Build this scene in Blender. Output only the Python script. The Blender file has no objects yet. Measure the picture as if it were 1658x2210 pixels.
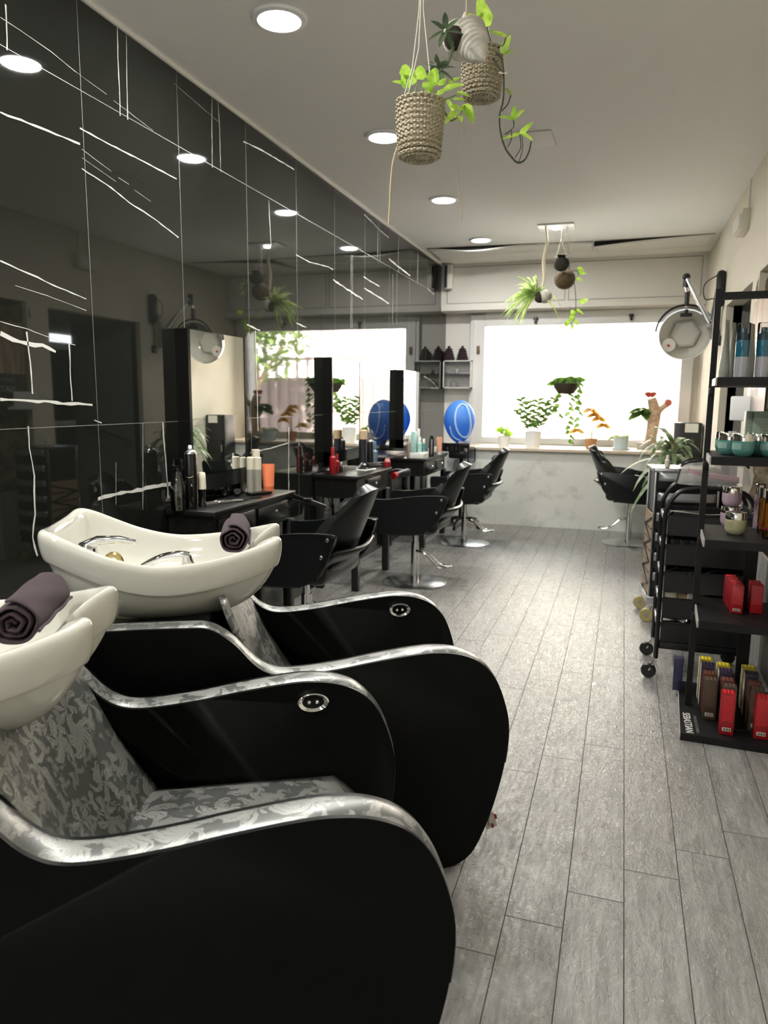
import bpy, bmesh, math, random
from mathutils import Vector, Matrix, Euler, noise
random.seed(7)
S = bpy.context.scene
COL = S.collection
PI = math.pi
# ------------------------------------------------------------------ room constants (metres)
XW, XR, ZC, YB, YS, YP, ZT = -2.06, .745, 2.861, 8.68, 8.42, 7.93, .822
F, YAW, PIT, ROL, HC = 1578.26, -0.3132147, 0.1533738, 0.00838513, 1.35
CY, SY = math.cos(YAW), math.sin(YAW)
FW = Vector((SY*math.cos(PIT), CY*math.cos(PIT), -math.sin(PIT)))
R0 = Vector((CY, -SY, 0)); U0 = R0.cross(FW)
RR = R0*math.cos(ROL)+U0*math.sin(ROL); UU = U0*math.cos(ROL)-R0*math.sin(ROL)
CAM = Vector((0, 0, HC))
def ray(x, y): return FW+RR*((x-829)/F)-UU*((y-1105)/F)
def atx(x, y, X): d = ray(x, y); return CAM+d*(X/d.x)
def aty(x, y, Y): d = ray(x, y); return CAM+d*(Y/d.y)
def atz(x, y, Z): d = ray(x, y); return CAM+d*((Z-HC)/d.z)

# ------------------------------------------------------------------ materials
def new_mat(name):
    m = bpy.data.materials.new(name); m.use_nodes = True
    nt = m.node_tree; return m, nt, nt.nodes['Principled BSDF']
class NT:
    def __init__(s, nt): s.nt = nt
    def n(s, t, **k):
        x = s.nt.nodes.new(t)
        for a, b in k.items(): setattr(x, a, b)
        return x
    def l(s, a, b): s.nt.links.new(a, b)
    def v(s, sock, val):
        if isinstance(val, (int, float, tuple)): sock.default_value = val
        else: s.l(val, sock)
    def m(s, op, a, b=0., c=0.):
        x = s.n('ShaderNodeMath', operation=op); s.v(x.inputs[0], a); s.v(x.inputs[1], b)
        if op in ('MULTIPLY_ADD', 'SMOOTH_MIN'): s.v(x.inputs[2], c)
        return x.outputs[0]
    def mix(s, f, a, b):
        x = s.n('ShaderNodeMix', data_type='RGBA'); s.v(x.inputs[0], f); s.v(x.inputs[6], a); s.v(x.inputs[7], b); return x.outputs[2]
    def noise(s, vec, sc, det=2., rough=.5, dist=0.):
        x = s.n('ShaderNodeTexNoise'); s.l(vec, x.inputs['Vector']); x.inputs['Scale'].default_value = sc
        x.inputs['Detail'].default_value = det; x.inputs['Roughness'].default_value = rough; x.inputs['Distortion'].default_value = dist
        return x.outputs['Fac']
    def obj(s, sc=(1, 1, 1)):
        t = s.n('ShaderNodeTexCoord'); mp = s.n('ShaderNodeMapping'); mp.inputs['Scale'].default_value = sc
        s.l(t.outputs['Object'], mp.inputs['Vector']); return mp.outputs[0]
    def bump(s, h, st, bs, dist=.01):
        x = s.n('ShaderNodeBump'); x.inputs['Strength'].default_value = st; x.inputs['Distance'].default_value = dist
        s.l(h, x.inputs['Height']); s.l(x.outputs[0], bs.inputs['Normal'])
    def ramp(s, f, p):
        x = s.n('ShaderNodeValToRGB'); s.l(f, x.inputs[0])
        e = x.color_ramp.elements
        while len(e) < len(p): e.new(.5)
        for q, (a, c) in zip(e, p): q.position = a; q.color = c
        return x.outputs[0]
def c4(c): return (c[0], c[1], c[2], 1)
MC = {}
def M(name, col, rough=.5, metal=0., spec=None, ior=None, emit=None, es=0., alpha=1., trans=0., coat=0., var=0., vs=20., bump=0., bs=200., sub=0., sheen=0.):
    if name in MC: return MC[name]
    m, nt, b = new_mat(name); k = NT(nt)
    b.inputs['Base Color'].default_value = c4(col); b.inputs['Roughness'].default_value = rough; b.inputs['Metallic'].default_value = metal
    if spec is not None: b.inputs['Specular IOR Level'].default_value = spec
    if ior: b.inputs['IOR'].default_value = ior
    if emit: b.inputs['Emission Color'].default_value = c4(emit); b.inputs['Emission Strength'].default_value = es
    b.inputs['Alpha'].default_value = alpha; b.inputs['Transmission Weight'].default_value = trans; b.inputs['Coat Weight'].default_value = coat
    if coat: b.inputs['Coat Roughness'].default_value = .05
    if sheen: b.inputs['Sheen Weight'].default_value = sheen
    if var:
        f = k.noise(k.obj(), vs, 4)
        k.l(k.mix(k.ramp(f, [(.3, (0, 0, 0, 1)), (.7, (1, 1, 1, 1))]), c4([x*(1-var) for x in col]), c4([min(1, x*(1+var)) for x in col])), b.inputs['Base Color'])
    if bump: k.bump(k.noise(k.obj(), bs, 3), bump, b, .004)
    MC[name] = m; return m
def thin(name, col, tint=.9, rough=.02, f=1.45):
    """thin clear sheet: transparent with a fresnel reflection"""
    if name in MC: return MC[name]
    m, nt, b = new_mat(name); k = NT(nt); nt.nodes.remove(b)
    o = nt.nodes['Material Output']; t = k.n('ShaderNodeBsdfTransparent'); t.inputs[0].default_value = c4([x*tint for x in col])
    g = k.n('ShaderNodeBsdfGlossy'); g.inputs['Roughness'].default_value = rough
    fr = k.n('ShaderNodeFresnel'); fr.inputs[0].default_value = f; mx = k.n('ShaderNodeMixShader')
    k.l(fr.outputs[0], mx.inputs[0]); k.l(t.outputs[0], mx.inputs[1]); k.l(g.outputs[0], mx.inputs[2]); k.l(mx.outputs[0], o.inputs[0])
    MC[name] = m; return m
def leafm(name, c1, c2, sc=30., tr=.35):
    if name in MC: return MC[name]
    m, nt, b = new_mat(name); k = NT(nt); o = nt.nodes['Material Output']
    f = k.noise(k.obj(), sc, 2); col = k.mix(k.ramp(f, [(.35, (0, 0, 0, 1)), (.65, (1, 1, 1, 1))]), c4(c1), c4(c2))
    k.l(col, b.inputs['Base Color']); b.inputs['Roughness'].default_value = .4
    t = k.n('ShaderNodeBsdfTranslucent'); k.l(col, t.inputs[0]); mx = k.n('ShaderNodeMixShader'); mx.inputs[0].default_value = tr
    k.l(b.outputs[0], mx.inputs[1]); k.l(t.outputs[0], mx.inputs[2]); k.l(mx.outputs[0], o.inputs[0])
    MC[name] = m; return m
def floor_mat():
    m, nt, b = new_mat('wood_look_tile'); k = NT(nt)
    t = k.n('ShaderNodeTexCoord'); sp = k.n('ShaderNodeSeparateXYZ'); k.l(t.outputs['Object'], sp.inputs[0])
    X, Y = sp.outputs[0], sp.outputs[1]
    rx = k.m('DIVIDE', k.m('SUBTRACT', X, .0735), .15); row = k.m('FLOOR', rx); fx = k.m('FRACT', rx)
    ry = k.m('DIVIDE', k.m('SUBTRACT', Y, k.m('MULTIPLY_ADD', row, .152, 2.073)), .932); pl = k.m('FLOOR', ry); fy = k.m('FRACT', ry)
    ex = k.m('MULTIPLY', k.m('MINIMUM', fx, k.m('SUBTRACT', 1., fx)), .15); ey = k.m('MULTIPLY', k.m('MINIMUM', fy, k.m('SUBTRACT', 1., fy)), .932)
    e = k.m('MINIMUM', ex, ey); gr = k.m('LESS_THAN', e, .0015)
    wn = k.n('ShaderNodeTexWhiteNoise', noise_dimensions='2D'); cb = k.n('ShaderNodeCombineXYZ'); k.l(row, cb.inputs[0]); k.l(pl, cb.inputs[1]); k.l(cb.outputs[0], wn.inputs['Vector'])
    # grain coordinates shifted per plank
    sh = k.n('ShaderNodeVectorMath', operation='SCALE'); k.l(wn.outputs['Color'], sh.inputs[0]); sh.inputs['Scale'].default_value = 13.
    ad = k.n('ShaderNodeVectorMath', operation='ADD'); k.l(t.outputs['Object'], ad.inputs[0]); k.l(sh.outputs[0], ad.inputs[1])
    mp = k.n('ShaderNodeMapping'); mp.inputs['Scale'].default_value = (1., .13, 1.); k.l(ad.outputs[0], mp.inputs[0])
    g1 = k.noise(mp.outputs[0], 26, 6, .62, 1.2); g2 = k.noise(mp.outputs[0], 120, 3, .6, .5); g3 = k.noise(ad.outputs[0], 34, 5, .6, .8)
    mp2 = k.n('ShaderNodeMapping'); mp2.inputs['Scale'].default_value = (1., .42, 1.); k.l(ad.outputs[0], mp2.inputs[0])
    g4 = k.noise(mp2.outputs[0], 48, 5, .62, 2.4)
    tone = k.m('ADD', k.m('MULTIPLY', g1, .75), k.m('MULTIPLY', g2, .25))
    col = k.ramp(tone, [(.3, (.128, .126, .118, 1)), (.5, (.225, .222, .212, 1)), (.7, (.33, .328, .315, 1))])
    col = k.mix(k.m('MULTIPLY', wn.outputs['Value'], .35), col, (.18, .168, .15, 1))
    col = k.mix(gr, col, (.035, .033, .03, 1)); k.l(col, b.inputs['Base Color'])
    rg = k.m('MULTIPLY_ADD', g3, .26, .17); k.l(k.m('MAXIMUM', rg, k.m('MULTIPLY', gr, .8)), b.inputs['Roughness'])
    b.inputs['Specular IOR Level'].default_value = .6
    h = k.m('ADD', k.m('MULTIPLY', g4, .75), k.m('MULTIPLY', g3, .35)); h = k.m('SUBTRACT', h, k.m('MULTIPLY', gr, 1.))
    k.bump(h, .8, b, .0048); return m
def damask_mat():
    m, nt, b = new_mat('damask_satin'); k = NT(nt)
    v = k.obj((1, 1, 1)); ns = k.n('ShaderNodeTexNoise'); k.l(v, ns.inputs['Vector']); ns.inputs['Scale'].default_value = 30.; ns.inputs['Detail'].default_value = 3.
    s0 = k.n('ShaderNodeVectorMath', operation='SUBTRACT'); k.l(ns.outputs['Color'], s0.inputs[0]); s0.inputs[1].default_value = (.5, .5, .5)
    sc = k.n('ShaderNodeVectorMath', operation='SCALE'); k.l(s0.outputs[0], sc.inputs[0]); sc.inputs['Scale'].default_value = .035
    ad = k.n('ShaderNodeVectorMath', operation='ADD'); k.l(v, ad.inputs[0]); k.l(sc.outputs[0], ad.inputs[1])
    def rosette(scale, petals, base, amp, ph):
        """acanthus-like rosettes: petalled outlines round scattered centres"""
        vo = k.n('ShaderNodeTexVoronoi', feature='F1'); k.l(ad.outputs[0], vo.inputs['Vector']); vo.inputs['Scale'].default_value = scale; vo.inputs['Randomness'].default_value = .55
        df = k.n('ShaderNodeVectorMath', operation='SUBTRACT'); k.l(ad.outputs[0], df.inputs[0]); k.l(vo.outputs['Position'], df.inputs[1])
        sp = k.n('ShaderNodeSeparateXYZ'); k.l(df.outputs[0], sp.inputs[0])
        an = k.m('ARCTAN2', sp.outputs[1], k.m('SUBTRACT', sp.outputs[0], sp.outputs[2])); r = vo.outputs['Distance']
        lobes = k.m('COSINE', k.m('MULTIPLY_ADD', an, petals, k.m('MULTIPLY', r, ph)))
        edge = k.m('MULTIPLY_ADD', lobes, amp, base); ins = k.m('LESS_THAN', r, edge)
        veins = k.m('GREATER_THAN', k.m('ABSOLUTE', k.m('SINE', k.m('MULTIPLY_ADD', an, petals*1.5, k.m('MULTIPLY', r, ph*2.2)))), .22)
        return k.m('MULTIPLY', ins, veins)
    pat = k.m('MAXIMUM', rosette(10., 5., .42, .18, 9.), k.m('MULTIPLY', rosette(23., 3., .38, .18, -7.), .75))
    f = k.m('MULTIPLY', pat, k.m('MULTIPLY_ADD', k.noise(v, 180, 2), .5, .75))
    col = k.mix(f, (.14, .145, .14, 1), (.33, .335, .318, 1)); k.l(col, b.inputs['Base Color'])
    k.l(k.m('MULTIPLY_ADD', pat, .08, .33), b.inputs['Roughness'])
    b.inputs['Metallic'].default_value = .4; b.inputs['Specular IOR Level'].default_value = .7
    k.bump(pat, .15, b, .001); return m
def plaster(name, col, stain=0.):
    m, nt, b = new_mat(name); k = NT(nt); v = k.obj()
    f = k.noise(v, 1.6, 5, .6); c = k.mix(k.m('MULTIPLY', f, .35), c4(col), c4([x*.86 for x in col]))
    if stain:
        s = k.ramp(k.noise(v, 5., 6, .7), [(.52, (0, 0, 0, 1)), (.72, (1, 1, 1, 1))]); c = k.mix(k.m('MULTIPLY', s, stain), c, (.30, .30, .25, 1))
    k.l(c, b.inputs['Base Color']); b.inputs['Roughness'].default_value = .85; b.inputs['Specular IOR Level'].default_value = .25
    k.bump(k.noise(v, 60, 3), .08, b, .004); return m
def rock_mat():
    m, nt, b = new_mat('rough_rock'); k = NT(nt); v = k.obj()
    f = k.noise(v, 7, 8, .7, .6); k.l(k.ramp(f, [(.25, (.03, .022, .014, 1)), (.5, (.22, .17, .11, 1)), (.75, (.55, .46, .34, 1))]), b.inputs['Base Color'])
    b.inputs['Roughness'].default_value = .9; k.bump(k.noise(v, 25, 8, .7), .9, b, .03); return m
def streak_mat():
    m, nt, b = new_mat('streaked_panel'); k = NT(nt); v = k.obj((1, 14, .35))
    k.l(k.ramp(k.noise(v, 2.2, 5, .6), [(.3, (.16, .155, .14, 1)), (.7, (.52, .51, .47, 1))]), b.inputs['Base Color']); b.inputs['Roughness'].default_value = .6; return m
def blackwood_mat():
    m, nt, b = new_mat('black_ash_veneer'); k = NT(nt); v = k.obj((1., .12, 1.)); f = k.noise(v, 90, 4, .6, .4)
    k.l(k.ramp(f, [(.35, (.003, .003, .003, 1)), (.8, (.018, .018, .0175, 1))]), b.inputs['Base Color']); b.inputs['Roughness'].default_value = .3
    k.bump(f, .15, b, .002); return m
def weave_mat():
    m, nt, b = new_mat('woven_rope'); k = NT(nt)
    t = k.n('ShaderNodeTexCoord'); sp = k.n('ShaderNodeSeparateXYZ'); k.l(t.outputs['Object'], sp.inputs[0])
    an = k.m('ARCTAN2', sp.outputs[1], sp.outputs[0]); z = k.m('MULTIPLY', sp.outputs[2], 640.)
    a = k.m('SINE', k.m('MULTIPLY_ADD', an, 22., 0.)); zz = k.m('SINE', k.m('ADD', z, k.m('MULTIPLY', k.m('SIGN', a), 1.57)))
    h = k.m('MULTIPLY', k.m('ADD', zz, 1.), k.m('ADD', k.m('ABSOLUTE', a), .35))
    nz = k.noise(k.obj(), 60, 3)
    k.l(k.ramp(k.m('MULTIPLY_ADD', h, .32, k.m('MULTIPLY', nz, .25)), [(.1, (.48, .39, .25, 1)), (.5, (.80, .71, .52, 1)), (.9, (.92, .86, .70, 1))]), b.inputs['Base Color'])
    b.inputs['Roughness'].default_value = .9; k.bump(h, .9, b, .006); return m
FLOOR = floor_mat(); DAMASK = damask_mat(); ROCK = rock_mat(); STREAK = streak_mat(); BWOOD = blackwood_mat(); WEAVE = weave_mat()
CEIL = plaster('ceiling_paint', (.88, .87, .82)); WALLW = plaster('white_wall_paint', (.78, .76, .71)); WALLY = plaster('cream_wall_paint', (.80, .75, .62))
PARA = plaster('stained_parapet_paint', (.72, .73, .67), .45); GREY = plaster('grey_corridor_paint', (.30, .30, .27))
TILE = M('polished_black_tile', (.010, .011, .009), .025, ior=1.62); VEIN = M('white_vein', (.62, .62, .58), .12); GROUT = M('grout_line', (.22, .22, .21), .4); 
LEATH = M('black_leather', (.0022, .0026, .0024), .40, bump=.05, bs=420., spec=.12); LEATH2 = M('soft_black_leather', (.0045, .0058, .0056), .33, bump=.03, bs=300., spec=.38); STITCH = M('seam_thread', (.004, .004, .004), .6)
CERAM = M('glazed_ceramic', (.60, .595, .53), .09, coat=.6); CHROME = M('chrome', (.82, .82, .82), .07, 1.); STEEL = M('brushed_steel', (.62, .63, .64), .25, 1.); BRASS = M('brass', (.62, .48, .22), .25, 1.)
TOWEL = M('dark_plum_terry', (.052, .026, .036), .95, bump=1., bs=700., sheen=.12); BLK = M('black_plastic', (.010, .010, .011), .35); BLKM = M('matte_black_metal', (.0045, .0045, .005), .5, spec=.3); BLKG = M('gloss_black', (.006, .006, .006), .12)
WHT = M('white_plastic', (.80, .79, .74), .35); CRM = M('cream_plastic', (.74, .70, .56), .35); GOLD = M('gold_print', (.55, .42, .2), .3, 1.); LED = M('lamp_diffuser', (1, 1, 1), .5, emit=(1., .98, .92), es=24.)
MIRR = M('mirror_silver', (.88, .90, .88), .01, 1.); GLASS = thin('window_glass', (1, 1, 1), .97); CLEAR = thin('clear_plastic', (.95, .95, .95), .9, .08); CLEARV = M('clear_vinyl', (.62, .60, .58), .18, alpha=.34)
ORANGE = M('coral_orange_plastic', (.78, .20, .08), .4); RED = M('red_print', (.30, .008, .012), .35); DRED = M('dark_red', (.16, .006, .01), .4); TEAL = M('teal_plastic', (.10, .30, .28), .25); TEALL = M('pale_teal', (.42, .66, .62), .35); BLUEL = thin('blue_liquid', (.10, .30, .45), .9, .05)
BOTW = thin('water_clear', (.85, .86, .80), .9, .06, 2.1); PINK = M('mauve_pink_glass', (.50, .38, .44), .2); GOLDJ = M('olive_gold_glass', (.42, .40, .24), .2); OIL = thin('golden_oil', (.85, .62, .25), .95, .05); GRYT = M('grey_green_tube', (.30, .31, .27), .35)
YEL = M('yellow_card', (.42, .32, .015), .45); PURP = M('aubergine_card', (.018, .009, .026), .4); BRN = M('red_brown_card', (.085, .024, .014), .45); KRAFT = M('brown_card', (.055, .034, .020), .5); WCARD = M('white_card', (.78, .76, .68), .5); GRNB = M('sage_green_card', (.26, .34, .26), .45)
TERRA = M('terracotta', (.48, .24, .10), .8, var=.15); POTW = M('white_pot', (.78, .78, .76), .4); POTB = M('pale_blue_pot', (.55, .66, .68), .4); SOIL = M('soil', (.03, .02, .014), .95, bump=1., bs=60.); COIR = M('coir_moss', (.10, .068, .035), .95, var=.4, vs=40., bump=1., bs=90.); ROPE = M('cotton_rope', (.72, .64, .48), .9); TWINE = M('raffia', (.62, .48, .30), .8)
POTHOS = leafm('pothos_leaf', (.30, .55, .05), (.58, .80, .14), 40, .6); DARKL = leafm('dark_leaf', (.06, .16, .03), (.20, .36, .06), 30, .4); SUCC = leafm('succulent_leaf', (.05, .085, .045), (.10, .15, .08), 30, .15); SPID = leafm('spider_leaf', (.26, .42, .08), (.62, .72, .34), 25, .5); DRAC = leafm('variegated_leaf', (.10, .22, .06), (.45, .50, .36), 14, .3); AUT = leafm('amber_leaf', (.62, .32, .06), (.75, .50, .14), 30, .6); MID = leafm('mid_green_leaf', (.05, .13, .02), (.11, .22, .04), 30, .25); TREEL = leafm('tree_leaf', (.20, .30, .08), (.32, .42, .14), 20, .3)
STEM = M('green_stem', (.16, .22, .06), .6); BARK = M('pale_bark', (.56, .40, .27), .9, var=.35, vs=30., bump=.8, bs=50.); VINE = M('vine_stem', (.035, .04, .02), .6); SHELL = M('shell', (.58, .55, .49), .5, var=.2, vs=30.); FLOW = M('coral_flower', (.65, .16, .10), .6); TAN = M('tan_wood', (.60, .45, .27), .5)
WOODSILL = M('sill_stone', (.62, .52, .40), .4, var=.1); AMBER = thin('amber_plastic', (.85, .78, .45), .9, .1); BLUEP = leafm('blue_translucent_plastic', (.10, .36, .84), (.17, .43, .90), 3, .55); BLUER = M('pale_blue_rim', (.45, .62, .9), .2); LBRN = M('tan_panel', (.30, .20, .12), .5); FRAMEW = M('window_frame_white', (.70, .70, .69), .4); DARKG = M('gap_shade_paint', (.01, .01, .01), .9)
FACADE = M('facade_plaster', (.80, .76, .68), .9); FENCE = M('street_fence', (.34, .26, .24), .8); ROOFD = M('dark_roof', (.08, .08, .09), .8); PAVE = M('street_paving', (.45, .44, .42), .9)

# ------------------------------------------------------------------ mesh builder
class B:
    def __init__(s): s.bm = bmesh.new(); s.mi = 0
    def _new(s, vs):
        for f in {f for v in vs for f in v.link_faces}: f.material_index = s.mi
        return vs
    def box(s, c, d, rz=0., bev=0., rot=None, seg=2):
        g = bmesh.ops.create_cube(s.bm, size=1.)['verts']
        bmesh.ops.scale(s.bm, vec=d, verts=g)
        if bev:
            es = list({e for v in g for e in v.link_edges}); r = bmesh.ops.bevel(s.bm, geom=es, offset=bev, segments=seg, affect='EDGES', profile=.5); g = list({v for v in r['verts']} | {v for v in g if v.is_valid})
        R = rot.to_matrix() if rot else Matrix.Rotation(rz, 3, 'Z')
        bmesh.ops.rotate(s.bm, cent=(0, 0, 0), matrix=R, verts=g); bmesh.ops.translate(s.bm, vec=c, verts=g); return s._new(g)
    def lathe(s, prof, c=(0, 0, 0), n=28, axis=None, sx=1., sy=1.):
        """profile of (radius, height)"""
        rings = []; allv = []
        Q = Vector((0, 0, 1)).rotation_difference(Vector(axis)).to_matrix() if axis is not None else Matrix.Identity(3)
        for r, z in prof:
            if r < 1e-6: vs = [s.bm.verts.new(Vector(c)+Q@Vector((0, 0, z)))]
            else: vs = [s.bm.verts.new(Vector(c)+Q@Vector((r*sx*math.cos(2*PI*i/n), r*sy*math.sin(2*PI*i/n), z))) for i in range(n)]
            rings.append(vs); allv += vs
        for a, b in zip(rings, rings[1:]):
            for i in range(n):
                j = (i+1) % n
                try:
                    if len(a) == 1 and len(b) == 1: continue
                    if len(a) == 1: f = s.bm.faces.new((a[0], b[j], b[i])) if False else s.bm.faces.new((a[0], b[i], b[j]))
                    elif len(b) == 1: f = s.bm.faces.new((a[i], a[j], b[0]))
                    else: f = s.bm.faces.new((a[i], a[j], b[j], b[i]))
                    f.material_index = s.mi
                except ValueError: pass
        return allv
    def cyl(s, a, b, r, r2=None, n=20):
        a, b = Vector(a), Vector(b); L = (b-a).length; r2 = r if r2 is None else r2
        return s.lathe([(0, 0), (r, 0), (r2, L), (0, L)], a, n, (b-a).normalized())
    def ball(s, c, r, n=20, sx=1., sy=1., sz=1., t0=0., t1=PI):
        m = max(6, n//2); return s.lathe([(r*math.sin(t0+(t1-t0)*i/m) if 0 < t0+(t1-t0)*i/m < PI-1e-6 else 0., -r*sz*math.cos(t0+(t1-t0)*i/m)) for i in range(m+1)], c, n, None, sx, sy)
    def tube(s, pts, r, n=8, cap=True):
        pts = [Vector(p) for p in pts]; rs = r if isinstance(r, (list, tuple)) else [r]*len(pts)
        if len(rs) != len(pts): rs = [rs[min(len(rs)-2, int(i*(len(rs)-1)/(len(pts)-1)))]*(1-(i*(len(rs)-1)/(len(pts)-1)-min(len(rs)-2, int(i*(len(rs)-1)/(len(pts)-1)))))+rs[min(len(rs)-2, int(i*(len(rs)-1)/(len(pts)-1)))+1]*(i*(len(rs)-1)/(len(pts)-1)-min(len(rs)-2, int(i*(len(rs)-1)/(len(pts)-1)))) for i in range(len(pts))]
        rings = []; up = None
        for i, p in enumerate(pts):
            d = (pts[min(i+1, len(pts)-1)]-pts[max(i-1, 0)]).normalized()
            if up is None: up = d.orthogonal().normalized()
            else:
                up = (up-d*up.dot(d)); up = up.normalized() if up.length > 1e-6 else d.orthogonal().normalized()
            w = d.cross(up)
            rings.append([s.bm.verts.new(p+(up*math.cos(2*PI*k/n)+w*math.sin(2*PI*k/n))*rs[i]) for k in range(n)])
        for a, b in zip(rings, rings[1:]):
            for k in range(n): s.bm.faces.new((a[k], a[(k+1) % n], b[(k+1) % n], b[k])).material_index = s.mi
        if cap:
            for q in (rings[0][::-1], rings[-1]): s.bm.faces.new(q).material_index = s.mi
        return [v for q in rings for v in q]
    def prism(s, poly, d, org=(0, 0, 0), ax=(1, 0, 0), ay=(0, 0, 1), bev=0., seg=2):
        """polygon (a,b) in the plane ax/ay, extruded by vector d"""
        ax, ay, d, org = Vector(ax), Vector(ay), Vector(d), Vector(org)
        v0 = [s.bm.verts.new(org+ax*a+ay*b) for a, b in poly]; v1 = [s.bm.verts.new(v.co+d) for v in v0]; n = len(poly)
        f = [s.bm.faces.new(v0[::-1]), s.bm.faces.new(v1)]
        for i in range(n): f.append(s.bm.faces.new((v0[i], v0[(i+1) % n], v1[(i+1) % n], v1[i])))
        for q in f: q.material_index = s.mi
        if bev:
            es = list({e for e in f[0].edges} | {e for e in f[1].edges})
            r = bmesh.ops.bevel(s.bm, geom=es, offset=bev, segments=seg, affect='EDGES', profile=.5)
            for q in r['faces']: q.material_index = s.mi
    def grid(s, fn, nu, nv, close_u=False):
        g = [[s.bm.verts.new(fn(i/nu, j/nv)) for j in range(nv+1)] for i in range(nu+(0 if close_u else 1))]
        for i in range(nu):
            for j in range(nv):
                a = g[i]; b = g[(i+1) % len(g)]
                s.bm.faces.new((a[j], b[j], b[j+1], a[j+1])).material_index = s.mi
        return [v for q in g for v in q]
    def face(s, pts):
        f = s.bm.faces.new([s.bm.verts.new(p) for p in pts]); f.material_index = s.mi; return f
    def leaf(s, p, d, L, W, droop=.3, up=(0, 0, 1), fold=.15, heart=False, n=5):
        p, d, up = Vector(p), Vector(d).normalized(), Vector(up)
        w = d.cross(up); w = w.normalized() if w.length > 1e-4 else d.orthogonal().normalized(); nn = w.cross(d)
        rows = []
        for i in range(n+1):
            t = i/n
            wd = (W*(math.sin(PI*min(1, t*.8+.17))**.8)*(1.1-t*.25) if not heart else W*((1-t)**.55)*(min(1, t*6+.45))) * .5
            if i == n: wd = .0006
            c = p+d*(L*t*(1-droop*.25*t))-Vector((0, 0, droop*L*t*t*.6))
            rows.append((s.bm.verts.new(c-w*wd+nn*(fold*wd)), s.bm.verts.new(c), s.bm.verts.new(c+w*wd+nn*(fold*wd))))
        for a, b in zip(rows, rows[1:]):
            for k in (0, 1): s.bm.faces.new((a[k], a[k+1], b[k+1], b[k])).material_index = s.mi
    def done(s, name, mat, parent=None, smooth=True, mods=(), auto=.6):
        bm = s.bm; bmesh.ops.recalc_face_normals(bm, faces=bm.faces)
        me = bpy.data.meshes.new(name); 
        if smooth:
            for f in bm.faces: f.smooth = True
            for e in bm.edges:
                if len(e.link_faces) == 2 and e.calc_face_angle(0.) > auto: e.smooth = False
        bm.to_mesh(me); bm.free()
        for q in (mat if isinstance(mat, (list, tuple)) else [mat]): me.materials.append(q)
        o = bpy.data.objects.new(name, me); COL.objects.link(o)
        if parent: o.parent = parent
        for t, kw in mods:
            q = o.modifiers.new(t.lower(), t)
            for a, v in kw.items(): setattr(q, a, v)
        return o
def tag(o, label, cat, group=None):
    o['label'] = label; o['category'] = cat
    if group: o['group'] = group
    return o
def thing(name, label, cat, loc=(0, 0, 0), rz=0., group=None, rot=None):
    o = bpy.data.objects.new(name, None); COL.objects.link(o); o.empty_display_size = .05
    o.location = loc; o.rotation_euler = rot if rot else (0, 0, rz); return tag(o, label, cat, group)
def struct(o): o['kind'] = 'structure'; return o
def dup(root, loc, rz=None, label=None, group=None):
    def cp(o, par):
        c = o.copy(); COL.objects.link(c)
        if par: c.parent = par
        for ch in o.children: cp(ch, c)
        return c
    r = cp(root, None); r.location = loc
    if rz is not None: r.rotation_euler = (0, 0, rz)
    if label: r['label'] = label
    if group: r['group'] = group
    return r
def crom(P, k=6, closed=False):
    P = [Vector(p) for p in P]; n = len(P); out = []
    for i in range(n if closed else n-1):
        g = lambda j: P[j % n] if closed else P[max(0, min(n-1, j))]
        a, b, c, d = g(i-1), g(i), g(i+1), g(i+2)
        for q in range(k):
            t = q/k; out.append(.5*((2*b)+(c-a)*t+(2*a-5*b+4*c-d)*t*t+(3*b-a-3*c+d)*t**3))
    if not closed: out.append(P[-1])
    return out
def text_mesh(name, txt, size, mat, parent, loc, rot, ext=.0006, align='CENTER'):
    cu = bpy.data.curves.new(name, 'FONT'); cu.body = txt; cu.size = size; cu.extrude = ext; cu.align_x = align; cu.resolution_u = 2
    t = bpy.data.objects.new(name+'_src', cu); COL.objects.link(t); bpy.context.view_layer.update()
    me = bpy.data.meshes.new_from_object(t.evaluated_get(bpy.context.evaluated_depsgraph_get()))
    bpy.data.objects.remove(t); bpy.data.curves.remove(cu); me.materials.clear(); me.materials.append(mat); me.name = name
    o = bpy.data.objects.new(name, me); COL.objects.link(o); o.parent = parent; o.location = loc; o.rotation_euler = rot; return o
# ------------------------------------------------------------------ camera
cd = bpy.data.cameras.new('camera'); cam = bpy.data.objects.new('camera', cd); COL.objects.link(cam); S.camera = cam
cd.sensor_fit = 'HORIZONTAL'; cd.sensor_width = 36.; cd.lens = 36.*F/1658; cd.clip_start = .05; cd.clip_end = 200
cam.matrix_world = Matrix(((RR.x, UU.x, -FW.x, 0), (RR.y, UU.y, -FW.y, 0), (RR.z, UU.z, -FW.z, HC), (0, 0, 0, 1)))
cd.dof.use_dof = True; cd.dof.focus_distance = 2.2; cd.dof.aperture_fstop = 6.5
# ------------------------------------------------------------------ room shell
b = B(); b.box(((XW+XR)/2+.9, (YB-2.5)/2+.3, -.05), (XR-XW+3.6, YB+2.5+1., .1)); fl = struct(b.done('floor', FLOOR, smooth=False))
b = B(); b.box(((XW+XR)/2+.9, (YB-2.5)/2+.1, ZC+.06), (XR-XW+3.6, YB+2.5+.8, .12)); struct(b.done('ceiling', CEIL, smooth=False))
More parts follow.
